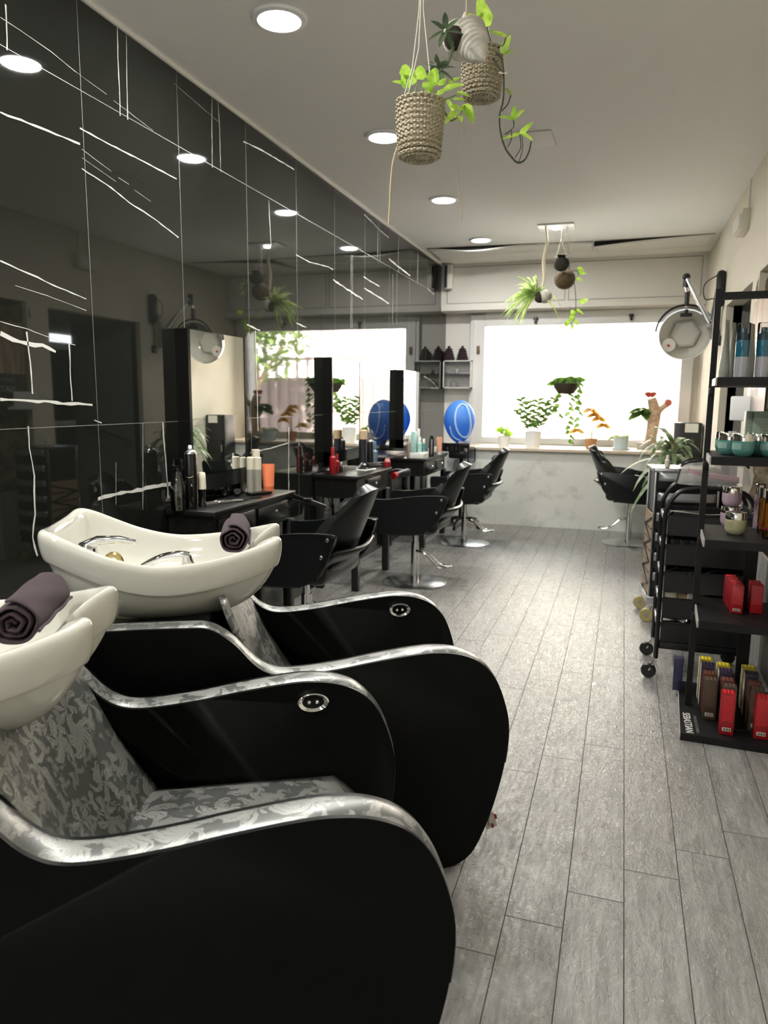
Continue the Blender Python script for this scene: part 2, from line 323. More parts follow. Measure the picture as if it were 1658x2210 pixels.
# polished black tile wall with white veins and joints
b = B(); b.box((XW-.06, (YB-2.5)/2+.05, ZC/2), (.12, YB+2.5+.3, ZC+.02))
def ribbon(pts, w, mi, jit=0.):
    b.mi = mi; P = [Vector(p) for p in pts]; L = []
    for i in range(len(P)-1):
        n = max(1, int((P[i+1]-P[i]).length/.03))
        L += [P[i].lerp(P[i+1], k/n) for k in range(n)]
    L.append(P[-1]); up = []; dn = []
    for i, p in enumerate(L):
        d = (L[min(i+1, len(L)-1)]-L[max(0, i-1)]).normalized(); q = Vector((0, -d.z, d.y)); h = w/2*(1+(random.uniform(-.45, .35) if jit else 0)); o = q*random.uniform(-1, 1)*jit
        up.append(b.bm.verts.new(Vector((XW+.0012, p.y, p.z))+q*h+o)); dn.append(b.bm.verts.new(Vector((XW+.0012, p.y, p.z))-q*h+o))
    for i in range(len(L)-1): b.bm.faces.new((dn[i], dn[i+1], up[i+1], up[i])).material_index = mi
for k in range(-6, 10): ribbon([(0, 2.521+.656*k, 0.), (0, 2.521+.656*k, ZC)], .0024, 2)
for z in (2.515, 1.234): ribbon([(0, -2.4, z), (0, YB, z)], .0026, 2)
VEINS = [(.008, (12, 10, 13, 60, 15, 108)), (.006, (253, 60, 254, 120, 257, 185, 259, 250)), (.005, (272, 75, 273, 150, 274, 200, 275, 258)), (.005, (457, 212, 457, 280, 458, 362)), (.005, (470, 220, 474, 280, 476, 372)), (.008, (0, 243, 60, 265, 120, 290, 172, 310)), (.007, (172, 277, 230, 308, 300, 344, 340, 365, 381, 386)), (.006, (176, 364, 230, 398, 280, 438, 330, 470, 385, 513)), (.003, (0, 37, 60, 77, 110, 112, 163, 155)), (.0014, (163, 155, 230, 204)), (.0014, (245, 217, 330, 282)), (.0014, (176, 322, 240, 370)), (.0014, (255, 383, 278, 398)), (.0014, (290, 410, 325, 435)), (.0014, (176, 340, 250, 392)), (.0014, (375, 180, 470, 262)), (.008, (525, 305, 560, 322, 600, 345, 635, 366)), (.005, (580, 432, 582, 480, 585, 530)), (.010, (786, 463, 804, 480, 820, 497, 839, 513)), (.006, (816, 479, 815, 567)), (.004, (820, 480, 820, 570)), (.008, (860, 512, 860, 589)), (.008, (902, 546, 901, 613)), (.014, (839, 558, 857, 573, 885, 595)), (.008, (785, 597, 798, 606, 819, 618)), (.007, (639, 550, 666, 565, 708, 576, 719, 582)), (.014, (719, 604, 744, 621, 783, 646)), (.012, (786, 622, 811, 637, 839, 655)), (.005, (758, 550, 757, 708)), (.004, (761, 550, 760, 708)), (.006, (848, 592, 847, 700)), (.004, (857, 590, 856, 700)), (.012, (922, 622, 937, 636)), (.008, (639, 697, 661, 707)), (.010, (533, 700, 561, 714)), (.010, (551, 714, 557, 930)), (.006, (0, 563, 40, 581, 81, 598, 115, 616.5, 155, 632, 186, 646)), (.002, (32, 616, 101, 638, 186, 670)), (.016, (0, 721, 27, 733, 57, 741, 91, 746, 120, 758)), (.003, (0, 694, 61, 711, 118, 733, 162, 745)), (.014, (0, 862, 68, 865, 135, 870, 169, 871, 199, 874)), (.010, (57, 716, 62, 757, 66, 804, 69, 850)), (.009, (60, 920, 63, 966, 69, 997, 74, 1027, 74, 1058, 75, 1110, 70, 1160, 80, 1200)), (.010, (351, 910, 354, 956, 358, 1000, 361, 1040, 362, 1075)), (.018, (211, 1077, 250, 1067, 296, 1058, 341, 1049, 368, 1044)), (.007, (149, 743, 152, 820, 155, 865)), (.005, (203, 907, 219, 913)), (.010, (915, 812, 930, 821, 938, 829, 945, 839)), (.006, (930, 838, 945, 839)), (.003, (308, 913, 308, 1100)), (.002, (250, 998, 250, 1090)), (.012, (623, 922, 623, 1058)), (.008, (540, 977, 582, 968, 621, 956))]
for w, q in VEINS: ribbon([atx(q[i], q[i+1], XW) for i in range(0, len(q), 2)], w*.8, 1, w*.2)
struct(b.done('wall_left', [TILE, VEIN, GROUT], smooth=False))
b = B(); b.box((XW+.006, (YS-2.5)/2, ZC-.008), (.012, YS+2.5, .016)); struct(b.done('trim_3', M('white_trim', (.88, .87, .80), .4), smooth=False))
# right wall: corridor opening and rough rock niche
A0, A1, AZ, N0, N1, NZ = 5.38, 6.68, 2.12, 3.25, 5.13, 2.14
b = B(); t = .12; xc = XR+t/2
for y0, y1, z0, z1 in ((-2.6, N0, 0, ZC), (N0, N1, NZ, ZC), (N1, A0, 0, ZC), (A0, A1, AZ, ZC), (A1, YB+.3, 0, ZC)): b.box((xc, (y0+y1)/2, (z0+z1)/2), (t, y1-y0, z1-z0))
struct(b.done('wall_right', WALLY, smooth=False))
b = B(); f0, f1, g0, g1 = -1.9, .6, .95, 2.4
for x0, x1, z0, z1 in ((XW-.1, f0, 0, ZC), (f1, XR+.1, 0, ZC), (f0, f1, 0, g0), (f0, f1, g1, ZC)): b.box(((x0+x1)/2, -2.55, (z0+z1)/2), (x1-x0, .1, z1-z0))
struct(b.done('wall_front', WALLW, smooth=False))
w2 = bpy.data.objects.new('window_added', None); COL.objects.link(w2); w2['kind'] = 'structure'; w2.location = (0, -2.55, 0); b = B()  # front window out of view, added to light the near end
for x in (f0+.03, (f0+f1)/2, f1-.03): b.box((x, 0, (g0+g1)/2), (.06, .08, g1-g0))
for z in (g0+.03, g1-.03): b.box(((f0+f1)/2, 0, z), (f1-f0, .08, .06))
b.done('window_frame', FRAMEW, w2, smooth=False); b = B(); b.box(((f0+f1)/2, 0, (g0+g1)/2), (f1-f0-.04, .006, g1-g0-.04)); b.done('window_pane', GLASS, w2, smooth=False)
def rockpt(u, v):
    y = N0-.06+u*(N1-N0+.12); z = v*(NZ+.08); e = min(u*(N1-N0), (1-u)*(N1-N0), (1-v)*NZ)
    n = noise.fractal(Vector((y*2.2, z*2.2, 3.)), .9, 2.1, 6)
    return Vector((XR+.16+.10*n-.15*max(0, 1-e/.14)*(1 if e > .02 else .6), y, z))
b = B(); b.grid(rockpt, 70, 80); o = struct(b.done('wall_rock', ROCK, auto=3.))
# the corridor behind the opening, its far glass door and handrail
b = B(); b.box((1.2, A1+.06, AZ/2), (.8, .12, AZ)); b.box((1.6, 7.9, AZ/2), (.1, 2.4, AZ)); b.box((1.75, A0-.06, AZ/2), (1.9, .12, AZ)); b.box((1.75, (A0+9.)/2, AZ+.05), (1.9, 9.-A0+.2, .1))
b.box((2.75, 6.38, AZ/2), (.1, 2.14, AZ)); b.box((2.75, 8.65, AZ/2), (.1, .8, AZ)); b.box((2.2, 9.05, AZ/2), (1.3, .1, AZ)); struct(b.done('wall_corridor', GREY, smooth=False))
d1 = bpy.data.objects.new('door_1', None); COL.objects.link(d1); d1['kind'] = 'structure'; d1.location = (2.72, 7.85, 0)
b = B()
for y in (-.4, .4): b.box((0, y, 1.0), (.05, .06, 2.))
for z in (.05, 1.0, 1.98): b.box((0, 0, z), (.05, .8, .08))
b.done('door_frame', FRAMEW, d1, smooth=False); b = B(); b.box((0, 0, 1.), (.006, .76, 1.9)); b.done('pane', GLASS, d1, smooth=False)
hr = thing('handrail', 'steel handrail along the grey corridor wall, seen in the tile reflection', 'handrail', (0, 0, 0))
b = B(); b.tube([(.84, A1-.07, .88), (1.55, A1-.07, 1.06)], .018, 10); b.done('rail', STEEL, hr)
for x in (.95, 1.4):
    b = B(); b.tube([(x, A1, .82+(x-.84)*.25), (x, A1-.07, .82+(x-.84)*.25), (x, A1-.07, .9+(x-.84)*.25)], .007, 8); b.lathe([(0, 0), (.03, 0), (.03, .008), (0, .008)], (x, A1, .82+(x-.84)*.25), 14, (0, -1, 0)); b.done('bracket', STEEL, hr)
b = B(); b.box((XR-.008, 4.0, .28), (.016, 2.3, .56)); struct(b.done('trim_1', STREAK, smooth=False))
# window wall, parapet, sill, roller-shutter soffit
wl, wr = aty(1049, 706, YB).x, aty(1476, 697, YB).x; wt, wb = aty(1200, 702, YB).z, aty(1200, 946, YB).z
b = B(); yb = YB+.1
b.box(((XW+wl-.02)/2, yb, ZC/2), (wl-.02-XW, .2, ZC)); b.box(((XR+wr+.02)/2+.05, yb, ZC/2), (XR-wr-.02+.1, .2, ZC)); b.box(((wl+wr)/2, yb, (wt+.03+ZC)/2), (wr-wl+.1, .2, ZC-wt-.03)); b.box(((wl+wr)/2, yb, wb/2-.02), (wr-wl+.1, .2, wb-.03))
struct(b.done('wall_back', WALLW, smooth=False))
b = B(); b.box(((XW+XR)/2, (YP+YB)/2, .405), (XR-XW, YB-YP, .81)); struct(b.done('wall_parapet', PARA, smooth=False))
b = B(); b.box(((-1.66+XR)/2, (YP+YB)/2-.02, .826), (XR+1.66, YB-YP+.03, .034), bev=.006); struct(b.done('window_sill', WOODSILL, smooth=False))
b = B(); z0 = 2.345
b.box(((XW+XR)/2, (YS+YB)/2, (z0+ZC)/2), (XR-XW, YB-YS, ZC-z0)); b.box(((XW+XR)/2, YS-.008, z0+.028), (XR-XW-.006, .02, .05), bev=.004)
xs = aty(1225, 600, YS).x
for x0, x1 in ((XW+.07, xs-.02), (xs+.02, XR-.06)):
    b.mi = 1
    for (cx, cz, dx, dz) in (((x0+x1)/2, ZC-.035, x1-x0, .005), ((x0+x1)/2, z0+.085, x1-x0, .005), (x0, (ZC+z0+.05)/2, .005, ZC-z0-.12), (x1, (ZC+z0+.05)/2, .005, ZC-z0-.12)): b.box((cx, YS-.001, cz), (dx, .004, dz))
    b.mi = 0
struct(b.done('trim_2', [WALLW, M('groove', (.18, .17, .15), .9)], smooth=False))
w1 = bpy.data.objects.new('window_1', None); COL.objects.link(w1); w1['kind'] = 'structure'; w1.location = (0, YB, 0)
b = B(); fl_, fr_ = wl-.17, wr+.12
b.box(((fl_+wl)/2, -.03, (wt+wb)/2), (wl-fl_, .07, wt-wb+.3), bev=.006); b.box(((fr_+wr)/2, -.03, (wt+wb)/2), (fr_-wr, .07, wt-wb+.3), bev=.006); b.box(((wl+wr)/2, -.03, wt+.075), (wr-wl, .068, .15), bev=.005); b.box(((wl+wr)/2, -.03, wb-.035), (wr-wl, .068, .075), bev=.005)
b.box(((fl_+fr_)/2, -.05, wt+.135), (fr_-fl_, .03, .012)); b.box((fl_+.05, -.07, (wt+wb)/2), (.012, .02, wt-wb+.2)); b.done('window_frame', FRAMEW, w1, smooth=False)
b = B(); b.box(((wl+wr)/2, .04, (wt+wb)/2), (wr-wl+.02, .006, wt-wb+.02)); b.done('window_pane', GLASS, w1, smooth=False)
for px, py in ((1157, 690), (1363, 683)):
    p = aty(px, py, YB-.06); b = B(); b.box((p.x, -.075, p.z+.01), (.05, .03, .03), bev=.004); b.box((p.x, -.085, p.z-.02), (.028, .02, .045), bev=.004); b.done('latch', BLK, w1)
p = aty(1033, 755, YB-.06); b = B(); b.box((p.x, -.075, p.z), (.035, .03, .09), bev=.006); b.done('hinge', M('brown_metal', (.16, .09, .05), .5), w1)
# ------------------------------------------------------------------ outside
b = B(); b.box((0, 34, -.35), (60, 50, .1)); struct(b.done('street_ground', PAVE, smooth=False))
b = B(); b.box((0, -3.65, 2.56), (8, 2.1, .05)); struct(b.done('added_sun_awning', M('added_awning_grey', (.3, .3, .3), .9), smooth=False))  # unseen awning, added to keep direct sun out of the front window
b = B(); b.box((0, -30, -.35), (60, 54, .1)); struct(b.done('added_bounce_pavement', M('bounce_pavement_pale', (.80, .78, .74), .9), smooth=False))  # unseen pavement, added and kept pale to bounce sun onto the ceiling
b = B(); b.box((0, -14, 5), (40, 2, 10.6)); struct(b.done('added_sky_blocker', M('sky_blocker_dark', (.10, .10, .10), .9), smooth=False))  # unseen dark block, added to hold sky light off the front window
fa = thing('street_building', 'pale plastered building across the street, outside the salon window', 'building', (0, 24, -.3))
b = B(); b.box((-3, 2, 6), (34, 4, 12)); b.done('wall', FACADE, fa, smooth=False)
for x in (-4.6, -3.6): b = B(); b.box((x, -.05, 6.5), (.5, .12, 4.), bev=.02); b.done('window', M('brown_shutter', (.2, .12, .09), .6), fa)
fe = thing('street_fence', 'pinkish barred fence outside the salon window', 'fence', (0, 15, -.3))
b = B(); b.box((0, .05, 1.05), (16, .12, 2.1)); b.done('panel', M('fence_panel', (.42, .33, .30), .9), fe, smooth=False)
b = B()
for k in range(60): b.box((-7.5+k*.25, -.06, 1.35), (.05, .05, 2.4))
b.box((0, -.06, 2.5), (16, .06, .06)); b.done('bars', FENCE, fe, smooth=False)
ro = thing('gabled_roof', 'dark sloping roof seen beyond the window reflection', 'roof', (5.4, 19, -.3)); b = B(); b.prism([(-1.9, 4.), (2.6, 4.), (2.6, 8.4)], (0, 2, 0)); b.done('roof', ROOFD, ro, smooth=False); b = B(); b.box((.6, 1., 2.), (3.6, 1.6, 4.)); b.done('wall', FACADE, ro, smooth=False)
def tree(loc, h, r, n, label, seed):
    random.seed(seed); t = thing('street_tree', label, 'tree', loc); b = B(); b.tube([(0, 0, 0), (.05, 0, h*.4), (0, .05, h*.75), (.08, 0, h)], [.10, .08, .06, .03], 8)
    b.tube([(0.04, 0, h*.55), (.5*r, 0, h*.85)], [.05, .02], 6); b.tube([(0.04, 0, h*.6), (-.5*r, .1, h*.9)], [.05, .02], 6); b.done('trunk', BARK, t); b = B()
    for k in range(n):
        d = Vector((random.gauss(0, 1), random.gauss(0, 1), random.gauss(0, .8))).normalized()*r*random.random()**.4
        b.leaf(Vector((0, 0, h))+d, (random.uniform(-1, 1), random.uniform(-1, 1), random.uniform(-.6, .4)), .22, .12, .3, n=2)
    b.done('foliage', TREEL, t)
tree((3.0, 13.5, -.3), 3.0, 1.1, 900, 'leafy light green tree at the right outside the window', 1)
tree((7.6, 13.4, -.3), 1.45, .5, 200, 'small green tree outside the side door, seen in the tile reflection', 4)
tree((-.6, 13.0, -.3), 3.9, .35, 60, 'thin bare tree with few leaves outside the window centre', 2)
# ------------------------------------------------------------------ light
W = bpy.data.worlds.new('world'); S.world = W; W.use_nodes = True
bg = W.node_tree.nodes['Background']; bg.inputs[0].default_value = (.88, .94, 1., 1); bg.inputs[1].default_value = 9.5
sd = bpy.data.lights.new('sun', 'SUN'); sd.energy = 32.; sd.color = (1., .95, .86); sd.angle = .01; so = bpy.data.objects.new('sun', sd); COL.objects.link(so); so.rotation_euler = (math.radians(48), 0, math.radians(-14))
def portal(name, loc, rot, sx, sy):
    l = bpy.data.lights.new(name, 'AREA'); l.shape = 'RECTANGLE'; l.size = sx; l.size_y = sy; l.cycles.is_portal = True
    o = bpy.data.objects.new(name, l); COL.objects.link(o); o.location = loc; o.rotation_euler = rot
portal('window_portal', ((wl+wr)/2, YB+.12, (wt+wb)/2), (math.radians(-90), 0, 0), wr-wl, wt-wb)
portal('front_portal', ((f0+f1)/2, -2.62, (g0+g1)/2), (math.radians(90), 0, 0), f1-f0, g1-g0)
portal('door_portal', (2.70, 7.85, 1.), (0, math.radians(90), 0), 1.9, .8)
def downlight(x, y, label, watts):
    t = thing('downlight', label, 'ceiling light', (x, y, ZC), 0, 'round downlights along the tile wall')
    b = B(); b.lathe([(.085, -.002), (.088, -.012), (.108, -.009), (.114, 0), (.085, 0)], n=40); b.done('trim_ring', M('lamp_trim', (.85, .85, .82), .3), t)
    b = B(); b.lathe([(0, -.004), (.085, -.004)], n=40); b.done('diffuser', LED, t)
    l = bpy.data.lights.new('lamp', 'AREA'); l.shape = 'DISK'; l.size = .15; l.energy = watts; l.color = (1., .975, .925); o = bpy.data.objects.new('lamp', l); COL.objects.link(o); o.parent = t; o.location = (0, 0, -.014)
    return t
LW = 17.
for (px, py), lab in zip(((603, 40), (829, 294), (958, 430), (1038, 517)), ('largest round lit downlight, nearest the camera on the white ceiling', 'round lit downlight beside the hanging woven basket', 'round lit downlight third from the camera, left of the thin hanging strand', 'smallest round lit downlight, nearest the sagging ceiling hatch')):
    p = atz(px, py, ZC); downlight(p.x, p.y, lab, LW)
for y, lab in ((1.48, 'unseen downlight added for fill, above the nearest hair washing chair'), (.05, 'unseen downlight added for fill, level with the viewer'), (-1.4, 'unseen downlight added for fill, behind the viewer near the added window')): downlight(-1.40, y, lab, LW)  # three more downlights out of view, added only as fill light
# ------------------------------------------------------------------ ceiling fittings
def hatch(quad, label, gap_shade, sag):
    t = thing('ceiling_hatch', label, 'ceiling panel', (0, 0, 0)); q = [atz(x, y, ZC) for x, y in quad]; a, bq, c, d = q
    def f(u, v): 
        p = a.lerp(bq, u).lerp(d.lerp(c, u), v); return Vector((p.x, p.y, ZC-.004-sag(u)*(1-v)))
    b = B(); b.grid(f, 24, 4); b.done('panel', CEIL, t, mods=[('SOLIDIFY', dict(thickness=.004, offset=0))])
    b = B(); b.grid(lambda u, v: Vector((a.lerp(bq, u).x, a.lerp(bq, u).y+.006, ZC-.0005-(sag(u)+.0015)*v)), 24, 1); b.done('gap_shade', DARKG, t, mods=[('SOLIDIFY', dict(thickness=.003))])  # black strip painted in as the shade between panel and ceiling
hatch(((922, 536), (1158, 525), (1170, 545), (948, 562)), 'wide white ceiling panel sagging open at the left, by the tile wall', 0, lambda u: .004+.032*math.sin(PI*min(1, u*1.15))**2)
hatch(((1283, 521), (1545, 503), (1533, 530), (1290, 545)), 'wide white ceiling panel sagging open at the right, by the cream wall', 0, lambda u: .003+.042*(1-u)**2)
hatch(((1158, 525), (1280, 520), (1281, 541), (1168, 545)), 'small flat ceiling panel between the two sagging panels', 0, lambda u: .002)
t = thing('access_hatch', 'square flush hatch in the ceiling behind the trailing vine', 'ceiling panel'); b = B(); q = [atz(x, y, ZC) for x, y in ((1085, 287), (1190, 279), (1202, 312), (1090, 322))]
b.prism([(p.x, p.y) for p in q], (0, 0, -.006), (0, 0, ZC), (1, 0, 0), (0, 1, 0), bev=.002); b.done('panel', CEIL, t)
b = B(); b.tube([p-Vector((0, 0, .005)) for p in (q[0], q[1], q[2])], .002, 6); b.done('joint', M('joint_grey', (.42, .40, .37), .9), t)
t = thing('spotlight', 'small spot lamp on a square plate above the far hanging plants', 'ceiling light', tuple(atz(1202, 489, ZC))); b = B(); b.box((0, 0, -.006), (.31, .26, .012), bev=.003); b.done('plate', WHT, t)
b = B(); b.lathe([(0, -.02), (.035, -.02), (.042, -.012), (0, -.012)], n=20); b.done('lens', LED, t)
l = bpy.data.lights.new('lamp', 'AREA'); l.shape = 'DISK'; l.size = .07; l.energy = 2.; o = bpy.data.objects.new('lamp', l); COL.objects.link(o); o.parent = t; o.location = (0, 0, -.026)
# ------------------------------------------------------------------ hair washing units
TH = math.radians(27.5); UX, UY = math.cos(TH), math.sin(TH)
def uv(u, v): return (u*UX-v*UY, u*UY+v*UX, 0)
ARM = [(-.46, .754), (-.33, .756), (-.21, .755), (-.145, .750), (-.085, .712), (-.035, .655), (.0, .627), (.04, .613), (.10, .612), (.20, .622), (.30, .638), (.40, .651), (.47, .655), (.54, .646), (.60, .618), (.645, .566), (.675, .490), (.687, .42), (.680, .325), (.656, .215), (.622, .112), (.585, .04), (.54, .008), (.50, .0)]
APROF = [(p.x, p.z) for p in crom([(a, 0, c) for a, c in ARM], 5)]
def band(b, v0, v1, i0, i1, lift):
    """softly domed strip along the armrest profile"""
    P = APROF[i0:i1]; n = len(P)
    def f(s, q):
        k = min(n-1, int(round(s*(n-1)))); a, c = P[k]; k0, k1 = max(0, k-1), min(n-1, k+1)
        tx, tz = P[k1][0]-P[k0][0], P[k1][1]-P[k0][1]; L = math.hypot(tx, tz) or 1; nx, nz = -tz/L, tx/L
        h = lift*math.sin(PI*q)**.6-.0012
        return Vector((a+nx*h, v0+(v1-v0)*q, c+nz*h))
    b.grid(f, n-1, 8)
def basin_rings():
    H = [(-.035, 0, .885), (-.025, .035, .893), (.012, .072, .928), (.050, .105, .950), (.052, .130, .952), (.015, .165, .940), (-.07, .205, .920), (-.18, .235, .904), (-.29, .250, .902), (-.40, .252, .926), (-.49, .246, .962), (-.555, .234, .990), (-.590, .205, 1.000), (-.598, .11, .992), (-.600, 0, .990)]
    full = H+[(a, -v, z) for a, v, z in H[-2:0:-1]]
    return crom(full, 4, True)
def make_unit(name, label, loc, towel_label, tag_on=False):
    t = thing(name, label, 'hair washing chair', loc, TH, 'hair washing chairs')
    for sgn, lab in ((-1, 'near'), (1, 'far')):
        v0 = sgn*.34; d = -sgn*.08; vi = v0+d
        b = B(); b.prism(APROF+[(-.40, .0), (-.44, .05), (-.47, .30), (-.485, .70)], (0, d, 0), (0, v0, 0), (1, 0, 0), (0, 0, 1), bev=.012, seg=3); a = b.done('armrest', LEATH, t)
        b = B(); band(b, min(v0, vi)+.007, max(v0, vi)-.007, 0, 92, .006); b.done('top_band', DAMASK, a)
        for v in (v0-sgn*.003, vi+sgn*.003): b = B(); b.tube([(x, v, z-.010) for x, z in APROF[:92:2]], .0022, 6); b.done('piping', STITCH, a)
        if sgn > 0:
            b = B(); c = (.478, vi-.001, .606); b.lathe([(.030, 0), (.036, .004), (.039, .010), (.036, .013), (.027, .006), (.027, 0)], c, 40, (0, -1, 0)); 
            for q in b.bm.verts: q.co.z = c[2]+(q.co.z-c[2])*.62
            pn = b.done('button_panel', CHROME, a); b = B(); b.lathe([(0, .004), (.028, .004), (.028, 0)], c, 30, (0, -1, 0))
            for q in b.bm.verts: q.co.z = c[2]+(q.co.z-c[2])*.62
            b.done('plate', BLKG, a)
            for x in (-.010, .010): b = B(); b.ball((c[0]+x, vi-.006, c[2]), .0055, 12); b.done('button', CHROME, a)
        else:
            if tag_on:
                b = B(); b.box((.640, v0+.004, .135), (.034, .0015, .046), rot=Euler((0, -.28, 0))); tg = b.done('care_tag', M('tag_linen', (.36, .33, .28), .8), a, smooth=False)
                b = B(); b.box((.656, v0+.0026, .148), (.007, .0012, .016), rot=Euler((0, -.28, 0))); b.box((.648, v0+.0026, .120), (.007, .0012, .014), rot=Euler((0, -.28, 0))); b.done('printed_marks', DRED, tg, smooth=False)
                b = B(); b.tube([(.635+.004*math.sin(k*1.9)+(k-8)*-.0003, v0+.0027, .119+k*.0021) for k in range(16)], .0006, 5); b.done('script_print', BLK, tg)
    b = B(); b.box((-.31, 0, .33), (.28, .51, .62), bev=.02); b.box((.26, 0, .165), (.62, .51, .29), bev=.03); b.done('base_body', LEATH, t)
    b = B(); b.grid(lambda s, q: Vector((.02+.60*s, (q-.5)*.515, .405+.022*(math.sin(PI*q)*math.sin(PI*min(1, s+.15)))**.5-.09*max(0, s-.86)/.14)), 20, 16); b.done('seat', DAMASK, t, mods=[('SOLIDIFY', dict(thickness=.08, offset=-1))])
    b = B(); pf = crom([(-.105, 0, .80), (-.085, 0, .735), (-.05, 0, .66), (0., 0, .55), (.05, 0, .465), (.09, 0, .40), (.10, 0, .34)], 5); n = len(pf)
    b.grid(lambda s, q: pf[min(n-1, int(round(s*(n-1))))]+Vector((-.03*math.cos((q-.5)*PI), (q-.5)*.515, 0)), n-1, 14); b.done('backrest', DAMASK, t, mods=[('SOLIDIFY', dict(thickness=.02, offset=0))])
    # ceramic basin
    R = basin_rings(); c0 = Vector((-.29, 0)); N = len(R)
    def ring(s, fz, nv=0): return [Vector((c0.x+(p.x-c0.x)*s, p.y*s, fz(p))) for p in R]
    loops = []
    zo = .712
    def ou(s, k): return ring(s, lambda p: zo+(p.z-.082-zo)*k)
    for s, k in ((.10, 0), (.34, .0), (.52, .06), (.68, .24), (.82, .52), (.90, .80), (.928, .93)): loops.append(ou(s, k))
    for s, dz in ((.936, -.089), (.940, -.086), (.958, -.086), (.968, -.081), (.988, -.060), (1., -.03), (.998, -.010), (.975, 0), (.93, -.001), (.90, -.010)): loops.append(ring(s, lambda p: p.z+dz))
    zi = .775
    for s, k in ((.875, .80), (.84, .58), (.76, .30), (.62, .10), (.42, .02), (.12, 0)): loops.append(ring(s, lambda p: zi+(p.z-.01-zi)*k))
    b = B(); V = [[b.bm.verts.new(p) for p in L] for L in loops]
    for A, Bq in zip(V, V[1:]):
        for i in range(N): b.bm.faces.new((A[i], A[(i+1) % N], Bq[(i+1) % N], Bq[i]))
    b.bm.faces.new(V[0][::-1]); b.bm.faces.new(V[-1])
    bs = b.done('basin', CERAM, t, auto=3., mods=[('SUBSURF', dict(levels=1, render_levels=1))])
    b = B(); b.lathe([(0, 0), (.03, 0), (.034, .004), (.026, .006), (0, .006)], (-.34, 0, .776), 24); b.done('drain', CHROME, bs)
    # mixer, lever, hose, hand shower
    b = B(); b.lathe([(0, 0), (.034, 0), (.036, .02), (.033, .07), (.030, .088), (.02, .098), (0, .1)], (-.505, -.04, .83), 24); mx = b.done('mixer_tap', CHROME, bs)
    b = B(); b.tube([(-.515, -.04, .915), (-.47, -.042, .938), (-.41, -.046, .940), (-.365, -.05, .932)], [.020, .015, .011, .007], 12); b.done('lever', CHROME, mx)
    b = B(); b.ball((-.462, -.05, .888), .005, 10); b.done('temperature_dot', RED, mx)
    b = B(); b.tube(crom([(-.47, -.02, .80), (-.455, -.04, .87), (-.435, -.05, .896), (-.41, -.055, .885), (-.395, -.05, .80)], 6), .0085, 10); b.done('hose', BRASS, bs)
    b = B(); b.tube(crom([(-.405, -.03, .80), (-.365, -.04, .845), (-.30, -.052, .882), (-.245, -.06, .893), (-.215, -.064, .888)], 5), [.010, .011, .012, .014], 14); b.tube([(-.222, -.063, .890), (-.218, -.064, .864)], [.015, .019], 16); b.done('hand_shower', CHROME, bs)
    b = B(); b.cyl((-.44, .0, .0), (-.44, 0, .75), .055); b.done('waste_pipe', M('ivory_pipe', (.62, .58, .40), .4), bs)
    # rolled towel lying over the neck rest: a thing of its own
    tw = thing('rolled_towel', towel_label, 'towel', (loc[0]+uv(-.085, .0)[0], loc[1]+uv(-.085, .0)[1], .944), TH, 'rolled towels')
    b = B(); n = 80
    def spiral(s, q):
        a = s*2*PI*3.3; r = .004+.042*s+.0018*math.sin(a*5+q*9); return Vector((r*math.cos(a), -.115+.23*q+.004*math.sin(a*.7), r*math.sin(a)*.93))
    b.grid(spiral, n, 10); b.done('towel_roll', TOWEL, tw, mods=[('SOLIDIFY', dict(thickness=.0065, offset=0)), ('SUBSURF', dict(levels=1, render_levels=1))], auto=3.)
    b = B(); b.tube([(.046, -.115+.23*k/8, -.012+.002*math.sin(k*2)) for k in range(9)], .0035, 8); b.done('hem', M('plum_hem', (.09, .065, .078), .95, bump=.6, bs=700.), tw)
    return t
o2 = uv(0, 2.23); o1 = uv(-.362, 1.47)
make_unit('hair_washing_chair', 'black hair washing chair nearest the camera, its white basin cut by the left edge', o1, 'rolled dark plum towel on the basin cut off by the left edge')
make_unit('hair_washing_chair', 'second black hair washing chair, its whole white ceramic basin in view', o2, 'rolled dark plum towel on the farther, fully visible white basin', True)
